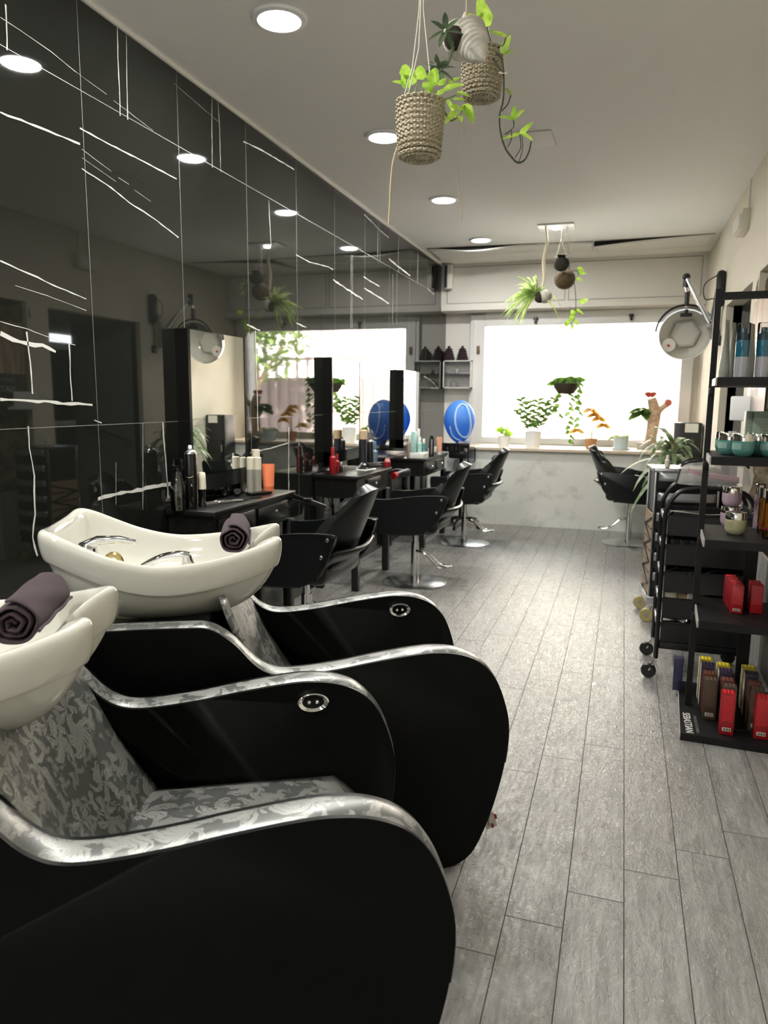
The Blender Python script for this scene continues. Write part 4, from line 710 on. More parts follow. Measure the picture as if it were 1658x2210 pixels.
b = B(); strand(b, O, [(858, 316, 0), (848, 350, 0), (843, 400, 0), (841, 440, .0), (839, 482, 0)], 2.1, .0022); b.done('loose_raffia', TWINE, t)
b = B(); strand(b, O, [(1000, 255, 0), (998, 300, 0), (988, 370, 0), (989, 400, 0), (995, 440, .0), (997, 480, 0)], 2.1, .0012); b.done('aerial_root', M('dry_root', (.30, .24, .15), .8), t)
t, O, h, ws = hang_basket('woven basket with the long trailing vine, hanging behind the ridged shell', (1040, 163), 2.5, 84, 76, 98, [((1012, 118), (1022, 60), (1042, 2)), ((1062, 118), (1056, 60), (1046, 2))], HB)
b = B()
for x, y, dx, dy, L, W in ((1050, 58, -.35, -1, 72, 44), (1090, 80, -.65, -.55, 60, 34), (1085, 115, .35, -.85, 46, 28), (1088, 118, .9, -.35, 26, 16), (1020, 40, -.2, -.4, 24, 20), (1070, 105, -.9, .2, 24, 12)): sprig(b, O, x, y, 2.46, dx, dy, L, W)
for x, y, dx, dy, L, W in ((1103, 205, -.75, -.8, 26, 14), (1108, 258, -.95, -.1, 40, 20), (1108, 258, .05, -1, 34, 15), (1110, 256, .8, -.75, 34, 18), (1122, 290, -1, .0, 44, 24), (1124, 290, .85, -.95, 42, 16), (1126, 288, .75, .5, 32, 16)): sprig(b, O, x, y, 2.42, dx, dy, L, W)
b.done('foliage', POTHOS, t)
b = B(); strand(b, O, [(1066, 112, 0), (1082, 125, -.05), (1087, 165, -.06), (1086, 215, -.06), (1078, 250, -.06), (1080, 285, -.06), (1090, 318, -.06), (1105, 340, -.06), (1118, 351, -.06), (1132, 345, -.06), (1142, 325, -.06), (1146, 305, -.06)], 2.48, .0032)
for pts in ([(1083, 240, -.06), (1096, 225, -.06), (1103, 205, -.06)], [(1090, 290, -.06), (1108, 275, -.06), (1108, 258, -.06)], [(1096, 318, -.06), (1104, 300, -.06), (1103, 282, -.06)], [(1112, 340, -.06), (1124, 318, -.06), (1122, 290, -.06)], [(1120, 350, -.06), (1128, 320, -.06), (1126, 290, -.06)], [(1068, 105, 0), (1085, 98, -.02), (1092, 80, -.03)], [(1062, 108, 0), (1058, 85, -.02), (1050, 58, -.03)], [(1060, 110, 0), (1072, 140, -.05), (1085, 155, -.06)]): strand(b, O, pts, 2.48, .0018)
b.done('vine_stem', VINE, t)
for (x, y, dx, dy, L, W) in ((1095, 158, -.9, -.3, 22, 20), (1106, 206, .9, -.45, 22, 10)): b = B(); sprig(b, O, x, y, 2.42, dx, dy, L, W, False); b.done('dry_leaf', M('dry_leaf', (.68, .64, .52), .8), t)
O = aty(1008, 92, 2.25); m = PX(O); t = thing('shell_planter', 'ridged grey sea shell planter with succulent, hanging between the two baskets', 'hanging plant', tuple(O))
ax = (RR*.42-UU*.80-FW*.42).normalized(); b = B(); prof = []
for k in range(40):
    q = k/39; r = (46*(1-q)**.72+1.)*m*(1+.035*math.sin(q*58)); prof.append((r if q < 1 else 0, -18*m+q*86*m))
prof = [(0, -30*m), (20*m, -29*m), (36*m, -26*m)]+prof; b.lathe(prof, (RR*6*m-UU*0*m), 40, ax); b.done('shell', SHELL, t)
b = B(); b.ball(RR*-20*m+UU*12*m, 34*m, 24, 1, 1, 1); b.done('shell_mouth', M('pale_shell', (.62, .58, .48), .5, var=.12, vs=50.), t)
b = B(); b.ball(RR*-26*m+UU*4*m-FW*10*m, 26*m, 18); b.done('soil', SOIL, t)
b = B(); b.tube([RR*-4*m+UU*46*m, RR*-2*m+UU*62*m, Vector((RR.x*-2*m, RR.y*-2*m, ZC-O.z))], .0016, 6); b.done('hanging_cord', ROPE, t)
b = B(); b.lathe([(0, -5*m), (5*m, -4*m), (7*m, 6*m), (3*m, 16*m), (0, 17*m)], RR*-6*m+UU*34*m-FW*20*m, 12); b.done('knot', ROPE, t)
b = B()
for cx, cy, n, L in ((962, 66, 7, 40), (948, 150, 8, 36), (940, 138, 5, 18)):
    for k in range(n): a = k*2*PI/n+cx*.1; sprig(b, O, cx+4*math.cos(a), cy+4*math.sin(a), 2.14, math.cos(a), math.sin(a), L, L*.36, False, .3)
b.done('rosettes', SUCC, t)
b = B(); strand(b, O, [(978, 100, 0), (972, 120, 0), (966, 138, 0), (952, 148, 0)], 2.16, .005); strand(b, O, [(978, 95, 0), (970, 80, 0), (962, 66, 0)], 2.16, .004); b.done('stem', M('grey_stem', (.16, .17, .11), .8), t)
# ---- far hanging plants under the spot lamp
FG = 'plants hanging by the far spot lamp'; YF = 6.75
O = aty(1170, 640, YF); m = PX(O); t = thing('spider_plant', 'spider plant with long arching leaves in a white hanging pot near the window', 'hanging plant', tuple(O), 0, FG)
b = B(); b.ball((6*m, 0, 0), 16*m, 24, 1, 1, .95); b.done('pot', M('shell_grey', (.48, .46, .40), .5), t)
b = B(); b.ball((-4*m, -4*m, -2*m), 12*m, 16); b.done('soil', SOIL, t)
b = B(); random.seed(5)
for k in range(64):
    a = random.uniform(PI*.62, PI*1.5) if k < 50 else random.uniform(0, 2*PI); s = random.uniform(55, 98)*m
    b.leaf((-10*m, -4*m, 4*m), (math.cos(a), random.uniform(-.7, .4), math.sin(-a)*.9+.55), s, 4.6*m, random.uniform(.5, 1.15), (random.uniform(-.7, .7), -1, random.uniform(-.6, .8)), n=7)
b.done('foliage', SPID, t)
b = B(); tp = atz(1178, 486, ZC)-O; b.tube(crom([(0, 0, 18*m), (3*m, 0, 40*m), (1*m, 0, 75*m), (6*m, 0, 110*m), tp], 5), [.008, .012, .016, .014, .006], 8); b.done('braided_cord', ROPE, t)
O = aty(1212, 570, YF); m = PX(O); t = thing('moss_ball', 'smaller dark moss ball topped with a succulent, hung above the brown moss ball', 'hanging plant', tuple(O), 0, FG)
b = B(); b.ball((0, 0, 0), 17*m, 20, 1, 1, .9); b.done('ball', M('dark_moss', (.035, .032, .022), .95, bump=1., bs=90.), t)
b = B()
for k in range(22):
    a = k*2.4; b.leaf((5*m*math.cos(a), 5*m*math.sin(a), 12*m), (math.cos(a), math.sin(a), .9-.05*(k % 7)), 18*m, 7*m, .5)
b.done('rosette', M('blue_black_leaf', (.025, .04, .04), .4), t); b = B(); tp = atz(1213, 486, ZC)-O
for s in (-14, 14): b.tube([(s*m, 0, 6*m), (tp.x, tp.y, tp.z-.12), tp], .002, 5)
b.done('hanging_cord', ROPE, t)
O = aty(1219, 603, YF+.13); m = PX(O); t = thing('moss_ball', 'larger brown moss ball trailing a bright pothos vine toward the window', 'hanging plant', tuple(O), 0, FG)
b = B(); b.ball((0, 0, 0), 22.5*m, 24, 1, 1, .94); b.done('ball', COIR, t)
b = B()
for x, y, dx, dy, L in ((1246, 578, .8, .3, 18), (1247, 582, .9, .9, 16), (1250, 590, .9, -.1, 18), (1245, 600, .6, .4, 16), (1252, 655, .9, -.7, 26), (1244, 668, .9, .4, 20), (1240, 670, -.5, .7, 20), (1238, 680, -.6, .8, 20), (1232, 690, -.7, .5, 18), (1240, 690, .6, .7, 18), (1236, 700, -.2, 1, 14), (1226, 695, -.5, .9, 16)): sprig(b, O, x, y, YF, dx, dy, L, L*.75)
b.done('foliage', POTHOS, t); b = B(); strand(b, O, [(1236, 590, 0), (1241, 620, 0), (1243, 655, 0), (1240, 685, 0), (1230, 702, 0)], YF, .003); strand(b, O, [(1234, 585, 0), (1246, 585, 0), (1250, 595, 0)], YF, .003); b.done('vine_stem', VINE, t)
b = B(); tp = atz(1226, 486, ZC)-O; b.tube([(8*m, 0, 20*m), tp], .002, 5); b.tube([(-20*m, 0, 6*m), tp], .002, 5); b.done('hanging_cord', M('dark_cord', (.1, .09, .07), .8), t)
YV = 8.3; O = aty(1222, 836, YV); m = PX(O); t = thing('window_planter', 'dark round planter of leafy vines hanging in the middle of the window', 'hanging plant', tuple(O))
b = B(); b.lathe([(0, -15*m), (17*m, -13*m), (26*m, 0), (27*m, 8*m), (24*m, 8*m), (0, 4*m)], n=26); b.done('pot', M('dark_coir', (.035, .025, .015), .9, bump=.8, bs=60.), t); b = B(); random.seed(3)
for k in range(60):
    a = random.uniform(0, 2*PI); b.leaf((random.uniform(-22, 22)*m, random.uniform(-12, 12)*m, random.uniform(4, 14)*m), (math.cos(a), math.sin(a)*.6, random.uniform(0, .9)), random.uniform(16, 27)*m, 13*m, .4, (random.uniform(-.7, .7), -1, random.uniform(-.6, .8)), n=3)
for x0, y0, y1, n in ((1250, 815, 915, 9), (1229, 850, 950, 11), (1207, 850, 895, 5), (1243, 830, 880, 5)):
    for k in range(n): y = y0+(y1-y0)*k/(n-1); sprig(b, O, x0+random.uniform(-4, 4), y, YV-.05, random.choice((-1, 1)), .6, 15, 13)
b.done('foliage', DARKL, t); b = B()
for x0, y0, y1 in ((1250, 815, 915), (1229, 850, 958), (1207, 850, 895)): strand(b, O, [(x0-8, y0, 0), (x0, y0+15, 0), (x0+1, y1, 0)], YV-.05, .0022)
b.done('vine_stem', VINE, t); b = B()
for s in (-24, 24): b.tube([(s*m, 0, 8*m), (0, 0, 60*m), (0, .02, 2.35-O.z)], .002, 5)
b.done('hanging_cord', M('dark_cord', (.1, .09, .07), .8), t)
# ---- plants on the sill
ZS = .8435
def pot(t, r, h, mat, soil=True, taper=.8, rim=1.):
    b = B(); b.lathe([(0, 0), (r*taper, 0), (r*taper, .004), (r*rim, h), (r*rim*.92, h), (r*.86, h*.85), (0, h*.85)], n=30); p = b.done('pot', mat, t)
    if soil: b = B(); b.lathe([(0, h*.86), (r*.86, h*.86)], n=20); b.done('soil', SOIL, t)
def sillplant(name, label, px, py, Y, w, hp, mat, taper=.8):
    d = aty(px, py, Y); m = PX(d); t = thing(name, label, 'potted plant', (d.x, Y, ZS), 0, 'plants on the window sill'); pot(t, w*m/2, hp*m, mat, True, taper); return t, m, hp*m
t, m, h = sillplant('potted_seedling', 'small yellow green plant in a white pot at the left end of the sill', 1088, 960, 8.2, 28, 22, POTW); b = B(); random.seed(1)
for k in range(10): a = k*2*PI/10; b.leaf((3*m*math.cos(a), 3*m*math.sin(a), h+random.uniform(0, 14)*m), (math.cos(a), math.sin(a), .5), 22*m, 15*m, .5, (random.uniform(-.7, .7), -1, random.uniform(-.6, .8)))
b.done('foliage', POTHOS, t); b = B(); b.tube([(0, 0, h*.8), (2*m, 0, h+16*m)], .003, 6); b.done('stem', STEM, t)
t, m, h = sillplant('potted_shrub', 'white pot with spreading upright glossy stems on the sill', 1150, 965, 8.1, 36, 34, POTW, .86); b = B(); bs_ = B()
for dx, top in ((-28, 68), (-14, 60), (8, 66), (24, 62), (38, 48), (44, 72), (-34, 44)):
    pts = [(dx*.12*m, 0, h*.8), (dx*.5*m, dx*.15*m, h+top*.5*m), (dx*m, dx*.3*m, h+top*m)]; bs_.tube(crom(pts, 4), .0035, 6); C_ = crom(pts, 6)
    for k, c in enumerate(C_[3:]):
        for s in ((-1, 1)[k % 2],): b.leaf(c, (s*.9, random.uniform(-.6, .6), .5), 17*m, 6.5*m, .3, (random.uniform(-.7, .7), -1, random.uniform(-.6, .8)), n=4)
b.done('foliage', MID, t); bs_.done('stem', STEM, t)
t, m, h = sillplant('potted_croton', 'terracotta pot with amber orange leaves on the sill', 1275, 967, 8.1, 26, 22, TERRA, .75); b = B(); bs_ = B()
for dx, top in ((-30, 18), (-4, 62), (14, 44), (24, 30), (4, 52)):
    pts = [(0, 0, h*.8), (dx*.3*m, 0, h+top*.6*m), (dx*m, dx*.2*m, h+top*m)]; bs_.tube(crom(pts, 4), .003, 6)
    for k in range(9): a = k*.7; b.leaf(Vector(pts[-1]), (math.cos(a), math.sin(a), -.2+.1*(k % 4)), 19*m, 9.5*m, .4, (random.uniform(-.7, .7), -1, random.uniform(-.6, .8)))
b.done('foliage', AUT, t); bs_.done('stem', M('brown_stem', (.2, .12, .05), .7), t)
t, m, h = sillplant('potted_succulent', 'pale blue pot with fine arching sprouts at the right of the sill', 1340, 968, 8.1, 33, 28, POTB, .84); b = B()
for k in range(14): a = k*2.4; b.leaf((8*m*math.cos(a), 8*m*math.sin(a), h*.9), (math.cos(a)*.7, math.sin(a)*.7, .9), 30*m, 4*m, 1.1, (random.uniform(-.7, .7), -1, random.uniform(-.6, .8)), n=6)
for k in range(5): b.leaf((-14*m, 0, h*.9), (-1, random.uniform(-.5, .5), .1), 20*m, 6*m, .8, (random.uniform(-.7, .7), -1, random.uniform(-.6, .8)))
b.done('foliage', SPID, t); b = B(); b.lathe([(0, 0), (18*m, 0), (19*m, 4*m), (0, 4*m)], n=24); b.done('saucer', POTB, t)
Yc = 8.35; d = aty(1402, 962, Yc); m = PX(d); t = thing('caudex_plant', 'thick pale trunk with leafy tuft and red flower at the right of the window', 'potted plant', (d.x, Yc, ZS), 0, 'plants on the window sill')
b = B(); b.lathe([(0, 0), (26*m, 0), (28*m, 14*m), (24*m, 14*m), (0, 10*m)], n=24); b.done('pot', M('stone_pot', (.42, .38, .33), .8), t)
b = B(); b.tube(crom([(0, 0, 8*m), (4*m, 0, 45*m), (6*m, 0, 80*m), (-2*m, 0, 108*m)], 6), [13*m, 12*m, 12.5*m, 13*m, 11*m, 9*m], 14); b.tube(crom([(6*m, 0, 66*m), (18*m, 0, 85*m), (32*m, 0, 97*m)], 4), [8*m, 6*m, 6*m], 10); b.tube(crom([(2*m, 0, 66*m), (-14*m, -4*m, 78*m)], 4), [6*m, 4*m], 8); b.done('trunk', BARK, t)
b = B()
for k in range(16): a = k*.62; b.leaf((-20*m, -6*m, 78*m), (math.cos(a)-.35, math.sin(a), .2+.5*math.sin(k)), 34*m, 15*m, .6, (random.uniform(-.7, .7), -1, random.uniform(-.6, .8)))
b.done('foliage', MID, t); b = B()
for k in range(8): a = k*PI/4; b.leaf((-4*m, 0, 112*m), (math.cos(a), math.sin(a), .9), 18*m, 12*m, .3, (random.uniform(-.7, .7), -1, random.uniform(-.6, .8)))
b.done('flower', FLOW, t); b = B(); b.ball((32*m, 0, 99*m), 8*m, 10); b.done('flower_bud', FLOW, t)
# ---- large variegated plant on a stool beside the lone chair
O = aty(1440, 1010, 5.9); t = thing('dracaena', 'big variegated leafy plant in a blue grey pot on a stool, right of the aisle', 'potted plant', (.41, 6.66, .43))
pot(t, .12, .24, POTB, True, .8); b = B(); random.seed(21)
for k in range(64):
    a = k*2.39996; el = random.uniform(-.35, 1.25); b.leaf((.02*math.cos(a), .02*math.sin(a), .30+random.uniform(0, .30)), (math.cos(a), math.sin(a)*.9, el), random.uniform(.32, .52)*(1-.42*max(0, math.cos(a))), random.uniform(.042, .062), random.uniform(.6, 1.3), n=7)
b.done('foliage', DRAC, t); b = B(); b.tube([(0, 0, .2), (.01, 0, .4), (0, .01, .60)], [.022, .02, .016], 8); b.done('stem', BARK, t)
t = thing('plant_stool', 'dark round stool carrying the big variegated plant', 'stool', (.41, 6.66, 0)); b = B(); b.lathe([(0, .39), (.15, .39), (.155, .40), (.15, .428), (0, .428)], n=30); b.done('seat', BLKM, t)
for k in range(3): a = k*2*PI/3+.3; b = B(); b.tube([(.10*math.cos(a), .10*math.sin(a), .39), (.14*math.cos(a), .14*math.sin(a), 0)], .012, 8); b.done('leg', BLKM, t)
# ---- black cabinet with label in the far right corner
p = aty(1490, 912, 7.75); t = thing('corner_cabinet', 'black cabinet with a white paper label standing in the far right corner', 'cabinet', (.60, 7.72, 0)); z = p.z
b = B(); b.box((0, .06, z/2), (.25, .24, z), bev=.006); b.done('body', BLK, t); b = B(); b.box((0, -.065, z*.62), (.22, .014, z*.25), bev=.003); d = b.done('door', BLKG, t); b = B(); b.box((-.09, -.08, z*.66), (.01, .012, .08), bev=.003); b.done('handle', STEEL, d)
b = B(); b.box((.03, -.063, z-.05), (.12, .004, .085)); b.done('paper_label', WCARD, t, smooth=False)
# ---- wall cabinet and ornaments on the left window pier, speaker
a_, c_ = aty(957, 778, YB-.16), aty(1016, 838, YB-.16); t = thing('display_cabinet', 'small white glass fronted wall cabinet left of the window', 'cabinet', ((a_.x+c_.x)/2, YB, c_.z)); w, h = c_.x-a_.x, a_.z-c_.z
b = B()
for bx in (((0, -.004, h/2), (w, .008, h)), ((-w/2+.006, -.08, h/2), (.012, .16, h)), ((w/2-.006, -.08, h/2), (.012, .16, h)), ((0, -.08, .006), (w, .16, .012)), ((0, -.08, h-.006), (w, .16, .012))): b.box(*bx)
b.done('body', WHT, t, smooth=False); b = B(); b.box((0, -.08, h*.52), (w-.024, .14, .006)); b.done('inner_shelf', CLEAR, t, smooth=False); b = B(); b.box((0, -.158, h/2), (w-.02, .004, h-.02)); b.done('glass_door', GLASS, t, smooth=False)
cx, cz = (a_.x+c_.x)/2, c_.z
for k, (dx, dz, r, hh, lab) in enumerate(((-.02, h*.53, .028, .06, 'white pot in the upper part of the small glass cabinet'), (-.12, h*.53, .02, .05, 'tiny white pot at the left inside the small glass cabinet'), (-.05, .013, .05, .07, 'wide white bowl in the lower part of the small glass cabinet'))):
    goods('white_pot', lab, 'pot', (cx+dx, YB-.08, cz+dz), [('body', WHT, lambda b: b.lathe([(0, 0), (r*.8, 0), (r, hh*.5), (r*.8, hh), (r*.7, hh), (0, hh*.5)], n=18)), ('lid', STEEL, lambda b: b.lathe([(0, hh), (r*.6, hh), (0, hh+.012)], n=16))], 'pots in the glass cabinet')
for px_, lab in ((969, 'left of two dark ruffled cones on the small wall cabinet'), (998, 'right of two dark ruffled cones on the small wall cabinet')):
    q = aty(px_, 777, YB-.09); m = PX(q); goods('ruffled_cone', lab, 'ornament', (q.x, YB-.09, cz+h+.001), [('cone', M('dark_plum_ruffle', (.035, .018, .024), .8, bump=1., bs=60.), lambda b: b.lathe([(0, 0)]+[((13-6.5*k/11+(1.6 if k % 2 else -.8))*m, (1+24*k/11)*m) for k in range(12)]+[(0, 27*m)], n=18)), ('knob', M('dark_plum_ruffle', (.035, .018, .024), .8), lambda b: b.ball((0, 0, 28*m), 3.5*m, 12))], 'ornaments on the wall cabinet')
p = aty(972, 600, YS); m = PX(p); t = thing('wall_speaker', 'white wall speaker with black grille on the shutter box, far left', 'speaker', (p.x, YS-.002, p.z)); b = B(); b.box((0, -.055, 0), (.085, .10, 50*m), bev=.012); b.done('body', WHT, t); b = B(); b.box((-.025, -.107, 0), (.03, .006, 46*m), bev=.002); b.done('grille', BLK, t); b = B(); b.box((0, -.004, 0), (.04, .012, .10)); b.done('bracket', STEEL, t)
p = aty(1503, 748, YB); goods('framed_notice', 'small framed notice beside the right edge of the window', 'picture', (.665, YB-.012, 2.05), [('frame', TAN, lambda b: b.box((0, 0, 0), (.10, .02, .17), bev=.004)), ('paper', WCARD, lambda b: b.box((0, -.011, 0), (.08, .003, .15)))])
# ---- emergency light and cable on the right wall
p = atx(1602, 482, XR-.03); t = thing('emergency_light', 'cream emergency light box high on the right wall', 'emergency light', (XR, p.y, p.z)); b = B(); b.box((-.025, 0, .0), (.05, .30, .14), bev=.008); b.done('housing', CRM, t); b = B(); b.box((-.058, 0, -.01), (.03, .27, .10), bev=.008); b.done('lens', M('frosted_lens', (.82, .80, .70), .3), t); b = B(); b.tube([(-.006, -.08, .06), (-.006, -.08, ZC-p.z)], .005, 6); b.done('cable', WHT, t)
# ---- hood dryer on its wall arm
dc = aty(1478, 722, 7.28); m = PX(dc); t = thing('hood_dryer', 'wall mounted hair dryer hood with clear rim on a folding arm, right of the window', 'hood dryer', (XR, 6.95, 2.2)); O = Vector((XR, 6.95, 2.2)); c = dc-O
axh = Vector((-.10, -1., -.10)).normalized(); R = 52*m; b = B(); Rp = [(R*math.sin(a), -R*.9*math.cos(a)) for a in [PI/2*k/14 for k in range(15)]]
Rp[0] = (0, -R*.9); b.lathe(Rp, c, 44, axh); hd = b.done('hood', M('smoky_dome', (.80, .79, .72), .12, .15, coat=.4), t, mods=[('SOLIDIFY', dict(thickness=.006, offset=1))], auto=3.)
b = B(); b.lathe([(R*.995, -.012), (R*1.03, -.006), (R*1.03, .006), (R*.98, .006)], c, 48, axh); b.done('rim', CHROME, hd)
b = B(); b.lathe([(0, -R*.55), (R*.50, -R*.55), (R*.60, -R*.62), (0, -R*.62)], c, 6, axh); b.done('inner_plate', M('pale_grey', (.62, .61, .55), .4), hd)
b = B(); b.box(c+Vector((0, -.02, R*.78)), (.10, .06, .03), bev=.006); b.box(c+Vector((0, -.02, R*.86)), (.03, .05, .06), bev=.006); b.done('clamp', BLK, hd)
b = B(); b.lathe([(0, 0), (R*.27, 0), (R*.27, .01), (0, .012)], c+Vector((-R*.58, .06, -R*.40)), 20, axh); pd = b.done('control_panel', WHT, hd); b = B(); b.ball(c+Vector((-R*.60, .042, -R*.42)), .012, 10); b.done('red_knob', M('knob_red', (.6, .02, .03), .4), pd)
b = B(); b.tube([c+Vector((R*1.14*math.cos(a), -.01, R*1.14*math.sin(a)+.01)) for a in [PI*(.98-.96*k/24) for k in range(25)]]+[c+Vector((R*1.1, 0, -R*.10))], .010, 8); b.done('yoke', BLK, t)
top = aty(1482, 598, 7.2)-O; b = B(); b.tube([c+Vector((0, 0, R*1.12)), c+Vector((0, 0, R*1.75))], .022, 12); b.done('yoke_socket', BLK, t); b = B(); b.tube([c+Vector((0, 0, R*1.7)), top-Vector((0, 0, .06))], .015, 12); b.done('drop_rod', CHROME, t)
el = aty(1535, 705, 6.95)-O; b = B(); b.ball(top, .034, 14); b.tube([top, top-Vector((0, 0, .09))], .026, 10); b.done('top_joint', BLK, t)
b = B(); b.tube([top, el], .020, 12); b.tube([top+Vector((.02, -.03, -.05)), el+Vector((.0, -.03, .04))], .009, 8); b.done('spring_arm', STEEL, t)
b = B(); b.ball(el, .04, 14); b.tube([el, el+Vector((.03, 0, -.10))], .03, 10); b.done('elbow_joint', M('grey_plastic', (.3, .29, .26), .4), t); b = B(); b.tube([el, Vector((-.05, -.08, .12))], .022, 12); b.done('lower_arm', STEEL, t)
b = B(); b.box((-.035, -.08, .08), (.07, .10, .30), bev=.03); b.done('wall_bracket', BLK, t); b = B(); b.tube(crom([(-.05, -.08, .2), (-.16, -.1, .12), (-.15, -.1, 0), (-.06, -.08, -.02), (-.01, -.05, -.30)], 6), .005, 6); b.done('power_cord', BLK, t)
goods('wall_socket', 'small black wall socket under the dryer bracket', 'socket', (XR, 6.9, 1.86), [('plate', BLK, lambda b: b.box((-.008, 0, 0), (.016, .08, .08), bev=.003)), ('plug', CHROME, lambda b: b.cyl((-.016, 0, -.01), (-.04, 0, -.01), .018))])
# ------------------------------------------------------------------ black tray trolley
t = thing('tray_trolley', 'black five tray salon trolley on castors behind the display rack', 'trolley', (.215, 3.70, 0)); TW, TD = .40, .34
LIP = (.812, .668, .534, .404, .280)
def arch(y): return crom([(0, y, .10), (0, y, .45), (0, y, .78), (.012, y, .86), (.055, y, .925), (.12, y, .945), (TW/2, y, .948), (TW-.12, y, .945), (TW-.055, y, .925), (TW-.012, y, .86), (TW, y, .78), (TW, y, .45), (TW, y, .10)], 5)
for y in (0, TD): b = B(); b.tube(arch(y), .011, 8); b.done('frame_hoop', BLK, t)
for z in LIP:
    b = B(); z0 = z-.095; w = .012
    for bx in (((TW/2, TD/2, z0), (TW-.03, TD-.02, .006)), ((TW/2, .012, z-.047), (TW-.03, .006, .094)), ((TW/2, TD-.012, z-.047), (TW-.03, .006, .094)), ((.018, TD/2, z-.03), (.006, TD-.02, .12)), ((TW-.018, TD/2, z-.03), (.006, TD-.02, .12))): b.box(*bx)
    b.tube([(.018, .012, z), (TW-.018, .012, z), (TW-.018, TD-.012, z), (.018, TD-.012, z), (.018, .012, z)], .005, 6); tr = b.done('tray', BLK, t, smooth=False)
    b = B(); b.box((.004, TD/2, z-.02), (.02, TD*.7, .03), bev=.006); b.done('end_grip', M('grey_grip', (.16, .16, .16), .25), tr)
b = B(); b.box((TW/2, TD/2, .17), (TW-.02, TD-.02, .05), bev=.006); b.done('base', BLK, t)
for x in (0, TW):
    for y in (0, TD):
        b = B(); b.lathe([(0, -.012), (.032, -.012), (.036, -.006), (.036, .006), (.032, .012), (0, .012)], (x-.03, y-.01, .036), 20, (.25, 1, 0)); w = b.done('castor_wheel', BLK, t)
        b = B(); b.tube([(x, y, .12), (x, y, .085), (x-.03, y-.026, .04)], .006, 6); b.tube([(x, y, .085), (x-.03, y+.008, .04)], .006, 6); b.done('castor_fork', CHROME, w)
TO = Vector((.215, 3.70, 0))
# tools in the trays: each one a thing of its own
def clip(lab, x, y, z, rz): goods('sectioning_clip', lab, 'hair clip', TO+Vector((x, y, z)), [('upper_jaw', STEEL, lambda b: b.tube([(-.05, 0, .006), (0, 0, .022), (.05, 0, .010)], [.003, .005, .002], 6)), ('lower_jaw', STEEL, lambda b: b.tube([(-.05, 0, .004), (.05, 0, .006)], [.003, .002], 6))], 'sectioning clips in the trolley trays', rz)
ci = 0
for (x, y, rz, lab) in ((.07, .06, .3, 'silver clip at the left in the third trolley tray'), (.11, .07, -.35, 'silver clip crossing the leftmost clip in the third trolley tray'), (.16, .05, .8, 'upright looking silver clip mid left in the third trolley tray'), (.25, .06, .1, 'silver clip right of the rack post in the third trolley tray'), (.30, .07, -.2, 'silver clip at the right in the third trolley tray'), (.35, .06, .5, 'shiny clip in the right corner of the third trolley tray')): clip(lab, x, y-.02, LIP[2]-.006, rz)
goods('round_brush', 'bristly black round brush lying in the upper trolley tray', 'hairbrush', TO+Vector((.11, .05, LIP[0]-.022)), [('barrel', M('black_bristle', (.02, .02, .02), .5, bump=1., bs=500.), lambda b: b.tube([(-.07, 0, .02), (.07, 0, .02)], .022, 12)), ('handle', CHROME, lambda b: b.tube([(.07, 0, .02), (.19, .02, .025)], .008, 8))], 'brushes in the trolley')
goods('metal_comb', 'pale comb lying across the upper trolley tray', 'comb', TO+Vector((.10, .03, LIP[0]+.004)), [('spine', STEEL, lambda b: b.box((0, 0, .01), (.17, .012, .004), rot=Euler((0, .08, .1)))), ('tip', WHT, lambda b: b.ball((-.08, -.01, .012), .008, 10))])
for k, (x, lab) in enumerate(((.06, 'leftmost black hair roller in the second trolley tray'), (.10, 'middle black hair roller in the second trolley tray'), (.15, 'black hair roller nearest the rack post in the second trolley tray'))):
    goods('hair_roller', lab, 'hair roller', TO+Vector((x, .035, LIP[1]-.018)), [('mesh_tube', M('roller_mesh', (.03, .03, .03), .3, bump=1., bs=300.), lambda b: b.tube([(-.02, .0, .022), (.02, .03, .022)], .02, 14)), ('pin', CHROME, lambda b: b.tube([(-.03, -.01, .03), (.03, .03, .03)], .002, 5))], 'hair rollers in the trolley')
for x, y, h, rz, mt, lab in ((.05, .05, .05, .3, CRM, 'cream folded card at the left of the fourth trolley tray'), (.11, .07, .045, -.4, TAN, 'tan folded card in the fourth trolley tray'), (.15, .05, .06, .7, WCARD, 'bright white card sticking up from the fourth trolley tray'), (.18, .10, .05, 0, M('tan_paper', (.40, .26, .10), .7), 'wide tan paper at the back of the fourth trolley tray')):
    goods('folded_card', lab, 'card', TO+Vector((x, y-.015, LIP[3]-.036)), [('front_leaf', mt, lambda b: b.box((0, 0, h/2+.01), (.06, .003, h), rz)), ('back_leaf', mt, lambda b: b.box((0, .012, h/2+.006), (.055, .003, h*.9), rz+.25))], 'cards in the trolley')
for x, rz, lab in ((.05, .2, 'silver clipper comb at the left of the lowest trolley tray'), (.10, -.6, 'silver clipper handle leaning in the lowest trolley tray'), (.14, .9, 'small bright metal clip in the lowest trolley tray')):
    goods('clipper_part', lab, 'hair tool', TO+Vector((x, .035, LIP[4]-.022)), [('body', STEEL, lambda b: b.box((0, 0, .03), (.06, .018, .022), rot=Euler((0, rz*.6, rz)), bev=.003)), ('teeth', CHROME, lambda b: [b.box((.035+.002*k, 0, .03), (.012, .0012, .01)) for k in range(5)])], 'metal clipper parts in the trolley')
